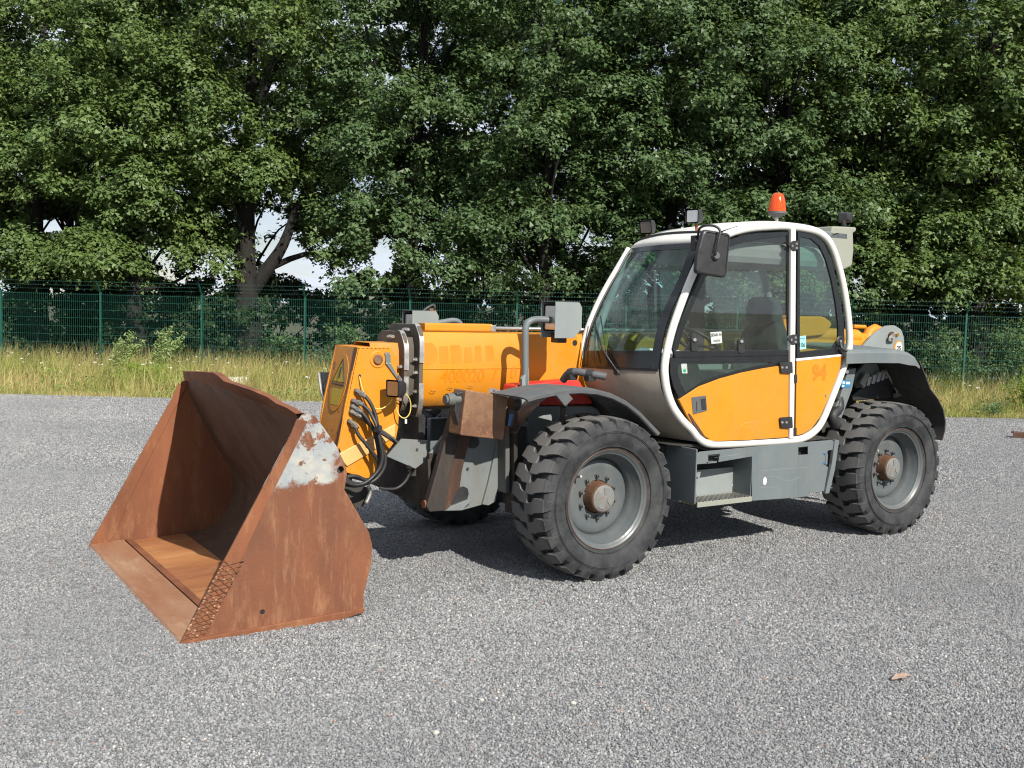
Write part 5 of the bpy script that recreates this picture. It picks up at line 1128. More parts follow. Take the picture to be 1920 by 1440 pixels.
m = MB(); m.box((X1, -.62, ZB+.02), (X1+.01, YSI-.01, ZT-.02)); P(m, 'end_plate', 'grey_dark', SB)
m = MB(); m.box((XR, -.60, ZB+.01), (XR+.006, YSI-.005, ZT-.06)); m.box((X1, -.60, ZB), (XR, YSI-.005, ZB+.006)); P(m, 'box_floor', 'grey', SB)
m = MB(); m.box((X1, -.62, ZB), (X0, -.60, ZT)); P(m, 'box_back', 'grey_dark', SB)
m = MB(); m.box((X1+.02, -.60, ZT-.075), (X0-.005, YSI-.07, ZT-.07)); P(m, 'recess_ceiling', 'grey_dark', SB)
m = MB(); m.prism(rounded(BY([(1303, 882), (1388, 874.5), (1389, 931), (1306, 938)], -.19), .008, 2), (0, -.006, 0)); P(m, 'recess_plate', 'grey_light', SB)
m = MB(); q0, q1 = B(1306, 945, 1, YSI), B(1409, 933, 1, YSI); sz = q0.z+.004
m.box((q1.x, YSI-.006, sz-.030), (q0.x-.004, YSI+.006, sz+.006)); m.box((q1.x, -.185, sz-.02), (q0.x-.004, -.180, sz+.008)); P(m, 'step_edge', 'grey_cream', SB, bevel=.002)
m = MB(); nb_ = 17
for i in range(nb_):
    xx = q1.x+(q0.x-q1.x)*(i+.3)/nb_; m.box((xx-.002, -.18, sz-.012), (xx+.012, YSI-.006, sz+.009))
P(m, 'step_grating', 'steel', SB)
m = MB(); m.box((q1.x, -.18, sz-.030), (q0.x-.004, -.01, sz-.024)); P(m, 'step_tray', 'shadow_steel', SB)
m = MB(); q = B(1434, 902, 1, YSI+.001); m.prism([q+Vector((.020*math.cos(a), 0, .030*math.sin(a))) for a in np.linspace(0, 2*math.pi, 18)[:-1]], (0, .001, 0)); P(m, 'white_reflector', 'white', SB)
m = MB(); m.cyl(B(1375, 909, 1, -.186), B(1375, 909, 1, -.184), .008, 10); P(m, 'rivet', 'white', SB)
m = MB(); m.prism(BY([(1550, 851), (1552, 851), (1551, 871), (1549, 871)], YSI+.008), (0, -.006, 0)); P(m, 'latch', 'steel', SB)
M['blue'] = paint('blue_plastic', (.04, .16, .42), .4, .1)
for v in (850, 868):
    m = MB(); m.cyl(B(1547, v, 1, YSI+.002), B(1547, v, 1, YSI+.01), .008, 8); P(m, 'latch_button', 'blue', SB)
m = MB(); m.prism(BY([(1254, 834), (1300, 838), (1330, 846), (1560, 822), (1520, 814), (1480, 826), (1330, 833)], -.14), (0, -.5, 0)); P(m, 'cab_mount', 'shadow_steel', SB)
m = MB(); m.prism([(X0+.005, -.30, .84), (X0+.22, -.30, .86), (X0+.30, -.32, .80), (X0+.005, -.32, .70)], (0, -.3, 0)); P(m, 'mounting_bracket', 'shadow_steel', SB)
# dark inner arch behind the near front wheel
m = MB(); arc = [Vector((.60*math.cos(a)-.02, -.42, RT+.72*math.sin(a))) for a in np.linspace(R(140), R(35), 10)]
m.loft([arc, [p+Vector((0, -.36, 0)) for p in arc]]); P(m, 'inner_arch', 'black_dust', smooth=True)

# scratches and scuffs in the paint
def scratch(pts, y, w_, mat, parent, name='scratch'):
    q = spline(BY(pts, y), 5); n_ = len(q); up = []; dn = []
    for i, p in enumerate(q):
        t = (q[min(i+1, n_-1)]-q[max(i-1, 0)]).normalized(); nv = Vector((-t.z, 0, t.x)); ww = w_*math.sin(math.pi*(i+.5)/n_)*rng.uniform(.6, 1.2); up.append(p+nv*ww); dn.append(p-nv*ww)
    m_ = MB(); m_.loft([up, dn]); P(m_, name, mat, parent)
M['scuff_grey'] = paint('pale_scuffed_grey', (.20, .215, .21), .6, .2)
M['scuff_orange'] = paint('pale_scuffed_orange', (.62, .30, .06), .55, .2)
for pts in ([(1412, 896), (1450, 893), (1478, 902), (1500, 895), (1545, 893)], [(1415, 884), (1470, 879), (1540, 875)], [(1420, 916), (1436, 913), (1460, 914)], [(1340, 858), (1400, 850)]): scratch(pts, YSI+.0012, .0022, 'scuff_grey', SB)
# ---------------- cab
YC, YF = -.10, -.90
CB = part('cab', (-1.5, -.5, 1.6), label='white framed glazed cab with orange door panels')
fr_px = [(1297, 806), (1308, 820), (1325, 831), (1350, 833), (1400, 831), (1480, 826), (1505, 822), (1523, 812), (1540, 792), (1560, 745), (1578, 698), (1590, 662), (1593, 635), (1589, 585), (1580, 530), (1568, 484), (1557, 458), (1545, 443), (1528, 433), (1500, 427), (1470, 424), (1440, 425), (1405, 428), (1375, 435), (1350, 446), (1330, 460), (1318, 475), (1305, 500), (1288, 540), (1273, 580), (1261, 615), (1252, 650), (1246, 685), (1247, 712), (1252, 738), (1262, 764), (1278, 787)]
FRAME = BY(fr_px, YC)
m = MB(); pth = spline(FRAME, 3, True); m.tube(pth, .030, 10, closed=True, flat=.9); P(m, 'door_frame', 'white', CB, smooth=True)
FARF = [p+Vector((.02, YF-YC, 0)) for p in FRAME]
m = MB(); m.tube(spline(FARF, 3, True), .032, 8, closed=True); P(m, 'far_side_frame', 'interior', CB, smooth=True)
# far side glazing and inner pillar
FG = [q for q in FARF if q.z > 1.30]
m = MB(); m.prism(FG, (0, -.004, 0)); P(m, 'far_side_glass', 'glass', CB)
m = MB(); m.prism([p for p in FARF if p.z < 1.36], (0, -.02, 0)); P(m, 'far_side_panel', 'grey_light', CB)
# windscreen: near edge on the door pillar, far edge on the far pillar
nearW = [(1311, 455), (1297, 497), (1281, 537), (1263, 574), (1250, 609), (1241, 648), (1235, 692)]
farW = [(1183, 466), (1162, 502), (1142, 536), (1123, 573), (1107, 612), (1097, 650), (1092, 684)]
NW = BY(nearW, YC-.01); FW = [B(u, v, 1, YF) for u, v in farW]
def grid(A, Bp, n, bow):
    rows__ = []
    for a, b_ in zip(A, Bp):
        rows__.append([a.lerp(b_, t/n)+Vector((bow*math.sin(math.pi*t/n), 0, 0)) for t in range(n+1)])
    return rows__
NWs, FWs = spline(NW, 3), spline(FW, 3); G = grid(NWs, FWs, 12, .07)
def sub(G_, r0, r1, c0, c1): return [row[c0:c1+1] for row in G_[r0:r1+1]]
# black ceramic border (frame) with clear glass inside
def bil(u, v):
    r_ = v*(len(G)-1); i = min(int(r_), len(G)-2); a, b_ = G[i], G[i+1]; fr = r_-i
    c_ = u*(len(a)-1); j = min(int(c_), len(a)-2); fc = c_-j
    return a[j].lerp(a[j+1], fc).lerp(b_[j].lerp(b_[j+1], fc), fr)
def patch(u0, u1, v0, v1, nu, nv, off=(0, 0, 0)): return [[bil(u0+(u1-u0)*j/nu, v0+(v1-v0)*i/nv)+Vector(off) for j in range(nu+1)] for i in range(nv+1)]
m = MB(); m.loft(patch(.0, 1, 0, 1, 12, 18)); P(m, 'windscreen', 'glass_front', CB, smooth=True)
m = MB(); off = (.004, 0, 0)
for a in ((0, .075, 0, 1), (.955, 1, 0, 1), (.075, .955, 0, .055), (.075, .955, .865, 1)): m.loft(patch(*a, 8, 14, off)); m.loft(patch(*a, 8, 14, (-.008, 0, 0)))
P(m, 'windscreen_border', 'black_trim', CB, smooth=True)
# far front pillar, white
m = MB(); pp = [p+Vector((.004, -.02, .0)) for p in FWs]; m.tube(pp, .022, 10); P(m, 'front_pillar', 'white', CB, smooth=True)
m = MB(); m.loft([[p+Vector((-.02, .022, 0)), p+Vector((-.07, .0, 0))] for p in FWs]); P(m, 'pillar_seal', 'interior', CB, smooth=True)
# roof visor above the windscreen
r0 = [B(1313, 455, 1, YC-.01), B(1183, 466, 1, YF)]; r1 = [B(1322, 436, 1, YC-.02), B(1201, 450, 1, YF+.02)]
rows_ = []
for t in np.linspace(0, 1, 9):
    bow = .07*math.sin(math.pi*t); a = r0[0].lerp(r0[1], t)+Vector((bow+.006, 0, 0)); c = r1[0].lerp(r1[1], t)+Vector((bow*.8, 0, .012*math.sin(math.pi*t)))
    rows_.append([a+Vector((-.03, 0, -.01)), a, a.lerp(c, .5)+Vector((.008, 0, .004)), c, c+Vector((-.05, 0, .0))])
m = MB(); m.loft(rows_); P(m, 'roof_visor', 'white', CB, smooth=True)
m = MB(); m.tube([r_[3]+Vector((0, 0, .006)) for r_ in rows_], .009, 6); P(m, 'roof_seal', 'black', CB, smooth=True)
# roof skin
rp = [r1[0], B(1345, 438, 1, YC-.02), B(1380, 427, 1, YC-.02), B(1420, 421, 1, YC-.02), B(1470, 418, 1, YC-.02), B(1510, 422, 1, YC-.02), B(1538, 432, 1, YC-.02), B(1556, 450, 1, YC-.02), B(1570, 480, 1, YC-.02)]
rows_ = []
for i, p in enumerate(rp):
    pf = p+Vector((.0, YF-YC+.04, 0)) if i else r1[1]
    rows_.append([p.lerp(pf, t)+Vector((0, 0, .010+.022*math.sin(math.pi*t)*(1 if 0 < i < 8 else .4))) for t in np.linspace(0, 1, 9)])
m = MB(); m.loft(rows_); m.loft([[p+Vector((0, 0, -.05)) for p in r_] for r_ in rows_]); P(m, 'roof', 'white', CB, smooth=True)
# front panel below the windscreen
np_px = [(1235, 692), (1236, 706), (1240, 730), (1250, 757), (1268, 785), (1290, 812), (1306, 828)]
A_ = BY(np_px, YC-.015); F_ = [Vector((p.x+.10*(1-i/6), YF, p.z-(.05*(1-i/6)))) for i, p in enumerate(A_)]; F_[0] = FW[-1]
GP = grid(A_, F_, 10, .07)
m = MB(); m.loft(GP); P(m, 'front_panel', 'panel', CB, smooth=True)
m = MB(); m.loft([[p+Vector((.004, 0, 0)) for p in GP[0]], [p+Vector((.005, 0, -.018)) for p in GP[0]]]); P(m, 'panel_seal', 'black', CB)
q = B(1229, 708, 1, YC-.1); m = MB(); m.cyl(q, q+Vector((.02, 0, 0)), .013, 6); P(m, 'panel_bolt', paint('brass_bolt', (.35, .26, .08), .4, .3, metal=.7), CB)
# underside, floor, rear wall
low = [p for p in FRAME if p.z < 1.0]
m = MB(); zf = .92; m.box((-2.1, YF, zf-.03), (-.86, YC-.01, zf)); P(m, 'cab_floor', 'grey_light', CB)
m = MB(); rw = FRAME[8:18]
rows_ = [[p+Vector((-.0, -.02, 0)), p+Vector((-.0, YF-YC, 0))] for p in spline(rw, 2)]
lo_ = [r_ for r_ in rows_ if r_[0].z < 1.46]; hi_ = [r_ for r_ in rows_ if r_[0].z > 1.40]
m = MB(); m.loft(lo_); P(m, 'rear_wall', 'black', CB, smooth=True); m = MB(); m.loft(hi_); P(m, 'rear_glass', 'glass', CB, smooth=True)
# ---- door: black frame round the upper window, perspex window, lower glass, orange skin
YD = YC+.012
up = [(1266, 671), (1262, 655), (1268, 630), (1278, 600), (1291, 568), (1306, 535), (1318, 508), (1330, 484), (1346, 464), (1366, 450), (1390, 442), (1420, 437), (1484, 434), (1484, 560), (1482, 667)]
U3 = BY(up, YD)
m = MB(); m.ribbon(U3, inset_loop(U3, .048), (0, -.018, 0)); P(m, 'window_frame', 'black_trim', CB, bevel=.003)
m = MB(); m.prism([p+Vector((0, -.009, 0)) for p in inset_loop(U3, .042)], (0, -.003, 0)); P(m, 'door_window', 'glass_clear', CB)
lw = [(1257, 671), (1483, 667), (1481, 682), (1430, 690), (1390, 698), (1350, 709), (1310, 724), (1274, 748), (1263, 725), (1257, 700)]
L3 = BY(lw, YD-.002)
Lin = BY([(1272, 681), (1445, 679), (1440, 683), (1420, 686), (1385, 694), (1350, 704), (1318, 716), (1287, 737), (1277, 718), (1271, 698)], YD-.002)
m = MB(); m.ribbon(L3, Lin, (0, -.016, 0)); P(m, 'lower_window_frame', 'black_trim', CB, bevel=.002)
m = MB(); m.prism([p+Vector((0, -.008, 0)) for p in Lin], (0, -.003, 0)); P(m, 'lower_door_glass', 'glass', CB)
dk = [(1273, 749), (1310, 725), (1350, 710), (1390, 699), (1430, 691), (1481, 683), (1482, 820), (1440, 823), (1400, 826), (1330, 828), (1318, 820), (1304, 804), (1288, 778)]
DOOR = part('door', (-1.3, YC, 1.1), CB); DOOR.location = Vector((-1.3, YC, 1.1))-Vector((-1.5, -.5, 1.6))
m = MB(); m.prism(BY(dk, YD+.004), (0, -.022, 0)); P(m, 'door_skin', 'orange', DOOR, bevel=.004)
m = MB(); m.prism(rounded(BY([(1297, 745), (1324, 741.5), (1326, 770), (1300, 777)], YD+.009), .008, 3), (0, -.006, 0)); P(m, 'door_handle', 'grey_dark', DOOR, bevel=.002)
m = MB(); m.prism(BY([(1314, 748), (1323, 746.5), (1324, 768), (1316, 769)], YD+.0105), (0, -.002, 0)); m.prism(BY([(1305.5, 753), (1307, 753), (1307.5, 771), (1306, 771)], YD+.0105), (0, -.002, 0)); P(m, 'handle_recess', 'black', DOOR)
m = MB(); m.prism(BY([(1291, 774), (1296, 779), (1303, 790), (1312, 803), (1322, 818), (1330, 822), (1322, 826), (1312, 816), (1300, 796)], YD+.0055), (0, -.001, 0)); P(m, 'scraped_patch', 'rust_dark', DOOR)
m = MB(); m.tube(BY([(1290, 776), (1302, 800), (1318, 822), (1330, 828), (1400, 826), (1440, 823), (1482, 820)], YD+.002), .005, 5); P(m, 'door_seal', 'black', DOOR)
# centre post
m = MB(); m.prism(BY([(1484, 428), (1493, 428), (1492, 600), (1489, 823), (1481, 823), (1483, 600)], YC+.034), (0, -.04, 0)); P(m, 'centre_post', 'white', CB, bevel=.006)
# rear quarter: glass, black frame, orange panel
rq = [(1496, 434), (1525, 440), (1545, 456), (1558, 484), (1568, 520), (1577, 565), (1583, 610), (1584, 640), (1580, 664), (1494, 672)]
Q3 = BY(rq, YD); m = MB(); Qi = BY([(1500, 444), (1521, 448), (1537, 462), (1549, 488), (1559, 524), (1567, 568), (1572, 612), (1572, 636), (1560, 653), (1500, 660)], YD)
m.ribbon(Q3, Qi, (0, -.018, 0)); P(m, 'quarter_window_frame', 'black_trim', CB, bevel=.003)
m = MB(); m.prism([p+Vector((0, -.009, 0)) for p in Qi], (0, -.003, 0)); P(m, 'quarter_window', 'glass', CB)
m = MB(); m.prism(BY([(1494, 676), (1583, 667), (1574, 695), (1556, 742), (1538, 782), (1522, 804), (1505, 814), (1492, 817)], YD+.002), (0, -.02, 0)); P(m, 'rear_side_panel', 'orange_b', CB, bevel=.004) if 'orange_b' in M else P(m, 'rear_side_panel', 'orange', CB, bevel=.004)
m = MB(); m.prism(BY([(1493, 672.5), (1584, 663.5), (1583, 667.5), (1493, 677)], YD+.006), (0, -.02, 0)); P(m, 'trim_strip', 'white', CB)
q = B(1536, 700, 1, YD+.0025); o = text('94', .165, side_frame(q, -.0), M['ghost_dark'], 'faded_fleet_number', None, .0008, .008); o.parent = CB; o.location = -Vector((-1.5, -.5, 1.6))
q = B(1549, 741, 1, YD+.003); m = MB(); m.cyl(q, q+Vector((0, .006, 0)), .010, 10); P(m, 'panel_plug', 'grey_cream', CB)
# door hinges and catches
for (u, v) in ((1473, 689), (1473, 792)):
    m = MB(); m.prism(rounded(BY([(u-10, v-9), (u+13, v-11), (u+14, v+11), (u-8, v+10)], YD+.024), .012, 3), (0, -.012, 0)); P(m, 'door_hinge', 'black', CB, bevel=.003)
    m = MB()
    for du in (-6, 2): m.cyl(B(u+du, v, 1, YD+.022), B(u+du, v, 1, YD+.03), .009, 8)
    P(m, 'hinge_bolt', 'steel', CB)
for (u, v) in ((1491, 711), (1490, 811)):
    m = MB(); m.prism(BY([(u-1, v-8), (u+4, v-9), (u+4, v+7), (u-1, v+7)], YD+.03), (0, -.02, 0)); P(m, 'catch', 'black', CB, bevel=.002)
for (u, v) in ((1486, 461), (1484, 637)):
    m = MB(); m.prism(rounded(BY([(u-8, v-2), (u+2, v-10), (u+11, v-10), (u+11, v+8), (u+2, v+10)], YD+.03), .012, 3), (0, -.01, 0)); P(m, 'window_hinge', 'black', CB, bevel=.003)
    m = MB(); m.cyl(B(u, v, 1, YD+.022), B(u, v, 1, YD+.032), .009, 8); m.cyl(B(u+8, v-4, 1, YD+.028), B(u+8, v-4, 1, YD+.036), .009, 8); m.cyl(B(u+8, v+4, 1, YD+.028), B(u+8, v+4, 1, YD+.036), .009, 8); P(m, 'hinge_bolt', 'steel', CB)
for (u, v) in ((1303, 637), (1391, 640)):
    m = MB(); m.prism(rounded(BY([(u-6, v-5), (u+5, v-6), (u+6, v+22), (u-6, v+22)], YD+.006), .012, 3), (0, -.014, 0)); P(m, 'window_latch', 'black', CB, bevel=.003)
    m = MB(); m.cyl(B(u, v, 1, YD), B(u, v, 1, YD+.022), .012, 10); P(m, 'latch_knob', 'steel', CB)
m = MB(); q = B(1575, 640, 1, YD+.006); m.lathe([(0, .0), (.008, .035), (.0, .045)], q, (0, 1, 0), 18); m.tube([q, B(1578, 652, 1, YD+.03), B(1588, 659, 1, YD+.05)], .010, 8); P(m, 'quarter_latch', 'black', CB, smooth='auto')
m = MB(); m.lathe([(.006, .012), (.012, .010), (.012, 0)], q, (0, 1, 0), 10); P(m, 'latch_knob', 'steel', CB)
# stickers and the note in the window
m = MB(); m.prism(BY([(1332, 623), (1353, 621.5), (1354, 643), (1334, 645)], YD-.013), (0, -.001, 0)); P(m, 'paper_note', 'paper', CB)
M['ink'] = paint('black_ink', (.02, .02, .025), .6, .0)
q = B(1343, 628, 1, YD-.0118); o = text('SEAN N', .030, side_frame(q, .06), M['ink'], 'note_writing', None, .0003, .0006); o.parent = CB; o.location = -Vector((-1.5, -.5, 1.6))
q = B(1344, 639, 1, YD-.0118); o = text('0 0276', .022, side_frame(q, .06), M['ink'], 'note_writing', None, .0003, .0003); o.parent = CB; o.location = -Vector((-1.5, -.5, 1.6))
M['mint'] = paint('mint_sticker', (.28, .62, .58), .5, .05)
m = MB(); m.prism(BY([(1496, 631), (1511, 629), (1511.5, 654), (1497, 656)], YD-.006), (0, -.001, 0)); P(m, 'noise_sticker', 'mint', CB)
q = B(1504, 647, 1, YD-.0048); o = text('106', .048, side_frame(q), M['ink'], 'sticker_number', None, .0003, .0006); o.parent = CB; o.location = -Vector((-1.5, -.5, 1.6))
q = B(1504, 635, 1, YD-.0048); o = text('LWA dB', .016, side_frame(q), M['ink'], 'sticker_number', None, .0003, 0); o.parent = CB; o.location = -Vector((-1.5, -.5, 1.6))
m = MB(); m.prism(BY([(1277, 681), (1288, 681), (1289, 700), (1279, 700)], YD-.010), (0, -.001, 0)); P(m, 'instruction_sticker', 'paper', CB)
M['green'] = paint('green_print', (.02, .30, .12), .5, 0)
q = B(1283.5, 695, 1, YD-.0095); m = MB(); m.prism([q+Vector((.014*math.cos(a), 0, .014*math.sin(a))) for a in np.linspace(0, 2*math.pi, 14)[:-1]], (0, .0005, 0)); P(m, 'sticker_dot', 'green', CB)
# mirror on its arm
MI = part('mirror', (-.8, .1, 2.2), CB, 'big black door mirror on a bent tube'); MI.location = Vector((-.8, .1, 2.2))-Vector((-1.5, -.5, 1.6))
YM = .10; o_ = rounded(BY([(1322, 432), (1366, 440), (1358, 519), (1308, 510), (1312, 470)], YM), .03, 4)
cx_ = sum((Vector(p) for p in o_), Vector())/len(o_)
Mx = Matrix.Translation(cx_) @ Matrix.Rotation(R(-6), 4, 'Z') @ Matrix.Translation(-cx_)
def scl(k, dy): return [Mx @ (cx_+(Vector(p)-cx_)*k*1.06+Vector((0, dy, 0))) for p in o_]
m = MB(); m.loft([scl(1, -.03), scl(1.0, -.012), scl(.965, .0), scl(.90, .004), scl(.88, -.002), scl(.3, .002)], True); m.f.append(tuple(range(len(m.v)-len(o_), len(m.v)))); m.f.append(tuple(range(len(o_)-1, -1, -1))); P(m, 'mirror_shell', 'black', MI, smooth='auto')
m = MB(); m.prism(scl(.93, -.033), (0, .002, 0)); P(m, 'mirror_glass', 'steel', MI)
q = B(1340, 480, 1, YM); m = MB(); m.lathe([(0, .032), (.02, .03), (.035, .02), (.036, 0)], q, (.3, 1, 0), 14); P(m, 'ball_joint', 'grey_dark', MI, smooth='auto')
m = MB(); m.tube(spline([B(1309, 468, 1, -.03), B(1309, 448, 1, -.03), B(1311, 430, 1, -.0), B(1322, 423, 1, .06), B(1340, 424, 1, .11), B(1350, 433, 1, .135), B(1346, 455, 1, .14), B(1341, 478, 1, .13)], 5), .009, 8); P(m, 'mirror_arm', 'black', MI, smooth=True)
m = MB(); m.prism(rounded(BY([(1304, 441), (1312, 441), (1312, 468), (1304, 470)], -.03), .006, 2), (0, -.05, 0)); P(m, 'arm_clamp', 'black', MI, bevel=.003)
# wipers
m = MB()
def ws(u, v, off): # point just in front of the windscreen at pixel
    y = -.6
    for _ in range(3): pass
    return None
def onG(uu, vv, o_=.03): return bil(uu, vv)+Vector((o_, 0, .0))
piv = onG(.36, 1.0, .03)+Vector((0, 0, -.05))
a1 = onG(.80, .585, .035); a2 = onG(.87, .56, .035)
m.tube([piv, onG(.58, .86, .05), onG(.74, .70, .05)], .007, 6); m.tube([onG(.50, .98, .03), a1], .005, 5); m.tube([onG(.70, .96, .03), onG(.90, .60, .03)], .005, 5)
m.tube([piv+Vector((0, -.03, .0)), onG(.62, .84, .06), onG(.80, .66, .05)], .006, 6); P(m, 'wiper', 'black', CB, smooth=True)
m = MB(); m.lathe([(0, .02), (.05, .02), (.06, .012), (.06, 0)], B(1163, 698, 1, -.45), (1, .1, 0), 12); P(m, 'wiper_pivot', 'grey_dark', CB, smooth='auto')
m = MB(); m.tube(spline([B(1163, 700, 1, -.44), B(1166, 712, 1, -.44), B(1166, 724, 1, -.45)], 4), .004, 5); P(m, 'washer_hose', 'black', CB)
# roof lamps and beacon
for (u, v, yy, yaw, lb) in ((1216, 425, -.80, .25, 'left roof lamp'), (1304, 406, -.28, .18, 'right roof lamp')):
    w2 = part('roof_lamp', B(u, v, 1, yy), label=lb); cc = B(u, v, 1, yy); lampbox(cc, .085, .115, .105, w2, yaw, .18 if yy < -.5 else 0, 'black', 'lens_dark' if yy < -.5 else 'lens_bright')
    m = MB(); m.tube([cc+Vector((-.01, 0, -.05)), cc+Vector((-.02, 0, -.10))], .012, 6); P(m, 'lamp_foot', 'rust', w2)
cc = B(1583, 407, 1, -.45); w2 = part('roof_lamp', cc, label='rear roof lamp facing backwards'); lampbox(cc, .10, .11, .085, w2, math.pi+.5, 0, 'black', 'lens_dark')
m = MB(); m.tube([cc+Vector((.05, .03, -.03)), cc+Vector((.03, .03, -.08))], .02, 6); P(m, 'lamp_foot', 'black', w2)
BC = B(1457, 400, 1, -.45); w3 = part('beacon', BC, label='orange warning beacon on the cab roof')
s_ = .125
def bcm():
    m_, n, l, b = newmat('orange_beacon_plastic'); b.inputs['Base Color'].default_value = (.80, .085, .006, 1); b.inputs['Roughness'].default_value = .15; b.inputs['Transmission Weight'].default_value = .25; b.inputs['IOR'].default_value = 1.49
    w_ = tex(n, l, 40, 2, .5, (1, 1, 4)); bump(n, l, b, w_, .25, .003); return m_
M['beacon'] = bcm()
zb = B(1457, 397, 1, -.45).z; zt_ = B(1457, 361, 1, -.45).z; hh = zt_-zb
m = MB(); m.lathe([(0, .068), (hh*.1, .068), (hh*.5, .062), (hh*.8, .050), (hh*.93, .038), (hh*.985, .02), (hh, 0)], (BC.x, -.45, zb), (0, 0, 1), 28); P(m, 'beacon_dome', 'beacon', w3, smooth='auto')
m = MB(); m.lathe([(0, .0), (0, .030), (.02, .055), (.03, .071), (.045, .071), (.047, 0)], (BC.x, -.45, zb-.045), (0, 0, 1), 28); P(m, 'beacon_base', 'grey_dark', w3, smooth='auto')
m = MB(); m.cyl((BC.x, -.45, zb-.13), (BC.x, -.45, zb-.04), .013, 10); m.box((BC.x-.04, -.48, zb-.135), (BC.x+.07, -.42, zb-.11)); P(m, 'beacon_stem', 'steel', w3)
m = MB(); m.lathe([(0, .03), (hh*.5, .03), (hh*.6, .02), (hh*.6, 0)], (BC.x, -.45, zb), (0, 0, 1), 14); P(m, 'beacon_reflector', 'lens_amber2' if 'lens_amber2' in M else 'cable', w3)
# cream grey housing behind the cab
m = MB(); hp = BY([(1562, 424), (1606, 426), (1606, 433), (1600, 437), (1601, 470), (1598, 498), (1582, 506), (1572, 480), (1555, 446)], -.30); m.prism(hp, (0, -.45, 0)); P(m, 'air_intake_housing', 'grey_cream', bevel=.012)
m = MB(); m.box((-2.66, -.8, 2.44), (-2.2, -.3, 2.50)); P(m, 'roof_rear_box', 'grey', bevel=.01)
# ---- interior
m = MB(); m.loft([rounded([(-1.45, -.30, z_), (-1.93, -.30, z_), (-1.93, -.74, z_), (-1.45, -.74, z_)], .06, 3) for z_ in (1.22, 1.25, 1.33, 1.36)], True); m.f += [tuple(range(16-1, -1, -1)), tuple(range(48, 64))]; P(m, 'seat_cushion', 'seat', CB, smooth='auto')
def backrow(z_, x_, hw, th): return rounded([(x_, -.52+hw, z_), (x_-th, -.52+hw, z_), (x_-th, -.52-hw, z_), (x_, -.52-hw, z_)], .035, 3)
m = MB(); m.loft([backrow(1.36, -1.83, .22, .12), backrow(1.50, -1.87, .235, .13), backrow(1.66, -1.91, .21, .12), backrow(1.78, -1.94, .13, .11), backrow(1.86, -1.95, .12, .10)], True); m.f += [tuple(range(15, -1, -1)), tuple(range(64, 80))]; P(m, 'seat_back', 'seat', CB, smooth='auto')
m = MB(); m.loft([backrow(z_, -1.90, hw, .10) for z_, hw in ((1.72, .08), (1.76, .15), (1.86, .165), (1.93, .14), (1.955, .09))], True); m.f += [tuple(range(15, -1, -1)), tuple(range(64, 80))]; P(m, 'headrest', 'seat2' if 'seat2' in M else 'seat', CB, smooth='auto')
m = MB(); m.box((-1.9, -.72, .92), (-1.45, -.32, 1.22)); P(m, 'seat_base', 'black', CB, bevel=.02)
sc_ = B(1304, 640, 1, -.50); axs = Vector((-.55, 0, .83)).normalized(); e1 = Vector((0, 1, 0)); e2 = axs.cross(e1)
m = MB(); m.tube([sc_+(e1*math.cos(a)+e2*math.sin(a))*.19 for a in np.linspace(0, 2*math.pi, 33)[:-1]], .015, 8, closed=True)
for a in (.5, 2.6, 4.7): m.tube([sc_-axs*.03, sc_+(e1*math.cos(a)+e2*math.sin(a))*.19], .011, 6)
P(m, 'steering_wheel', 'black', CB, smooth=True)
m = MB(); m.tube([sc_-axs*.02, sc_-axs*.5], .045, 10); P(m, 'steering_column', 'black', CB, smooth=True)
m = MB(); m.loft([[(-.62, y, 1.42), (-.70, y, 1.52), (-.90, y, 1.50), (-.98, y, 1.36), (-.95, y, .95)] for y in np.linspace(-.18, -.86, 6)]); P(m, 'dashboard', 'interior', CB, smooth='auto')
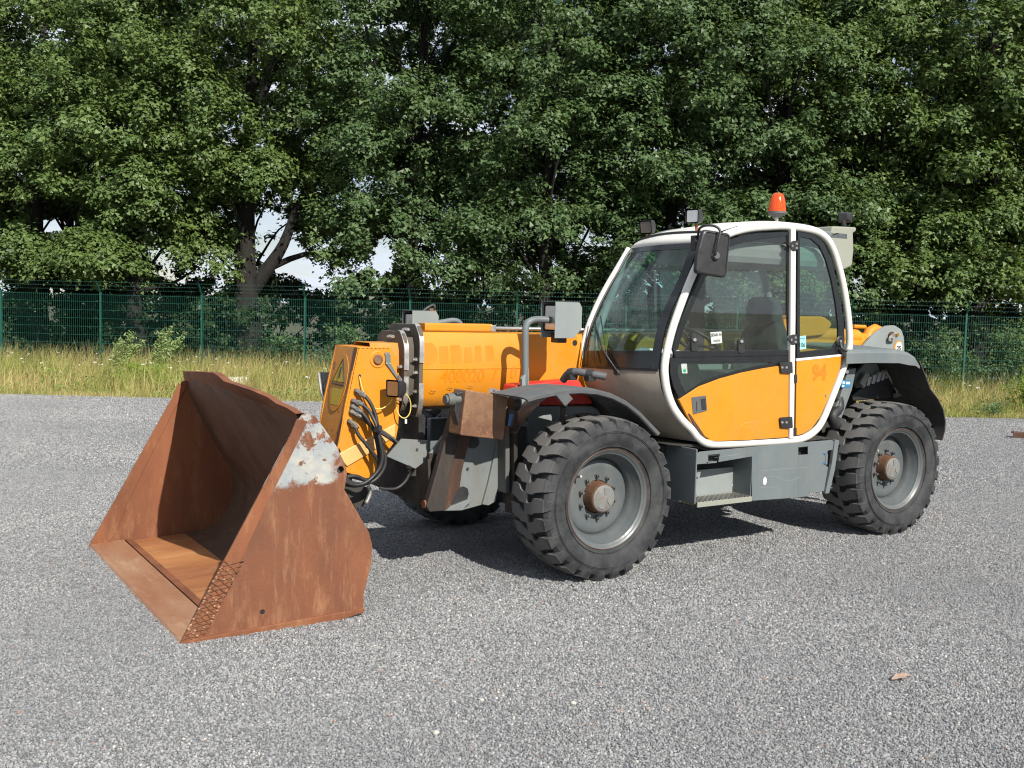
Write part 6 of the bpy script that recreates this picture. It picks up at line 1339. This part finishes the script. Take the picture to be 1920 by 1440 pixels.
m = MB(); m.loft([[(-1.0, -.76, 1.40), (-1.3, -.76, 1.43), (-2.0, -.74, 1.43)], [(-1.0, -.88, 1.42), (-1.3, -.88, 1.45), (-2.0, -.88, 1.45)]]); m.box((-2.0, -.88, .95), (-1.0, -.76, 1.40)); P(m, 'side_console', 'interior', CB)
m = MB(); m.tube([(-1.42, -.30, 1.42), (-1.40, -.28, 1.56)], .012, 6); m.lathe([(-.03, .0), (-.03, .018), (0, .028), (.03, .02), (.03, 0)], (-1.40, -.28, 1.58), (0, 0, 1), 10); P(m, 'joystick', 'black', CB, smooth='auto')
far_ = [p for p in FARF]
m = MB(); m.prism([(-1.62, YF+.02, 1.4), (-1.50, YF+.02, 1.4), (-1.42, YF+.02, 2.40), (-1.58, YF+.02, 2.42)], (0, .05, 0)); P(m, 'far_inner_pillar', 'seat', CB, bevel=.006)
m = MB(); m.box((-2.28, YF+.03, 2.18), (-1.05, YC-.05, 2.36)); hl = P(m, 'headlining', 'interior', CB, bevel=.06)
m = MB(); m.prism(BY([(1180, 690), (1160, 660), (1200, 655), (1236, 668), (1236, 690)], -.5), (-.3, 0, 0)) if False else m.prism([(-.60, -.25, 1.47), (-.58, -.62, 1.47), (-.82, -.70, 1.535), (-.86, -.30, 1.535)], (0, 0, .004)); P(m, 'paper_folder', 'blue_grey' if 'blue_grey' in M else 'paper', CB)
m = MB(); m.tube(spline([(-2.1, -.30, 1.75), (-2.02, -.42, 1.55), (-1.88, -.42, 1.45)], 4), .02, 6, flat=.3); P(m, 'seat_belt', 'black', CB)

for pts, w_ in (([(1381, 809), (1392, 796), (1402, 792), (1412, 795)], .004), ([(1392, 806), (1404, 800), (1424, 797)], .002), ([(1399, 789), (1420, 792), (1430, 799)], .0022), ([(1360, 770), (1372, 764)], .0015), ([(1440, 730), (1462, 727)], .0012)): scratch(pts, YD+.0052, w_, 'scuff_orange', DOOR)
for pts, w_ in (([(806, 732), (812, 735), (818, 733)], .003), ([(838, 727), (850, 729)], .0025), ([(875, 724), (889, 726)], .002), ([(1015, 683), (1022, 685)], .002)): scratch(pts, YB+.0095, w_, 'rust_dark', boom, 'paint_chip')
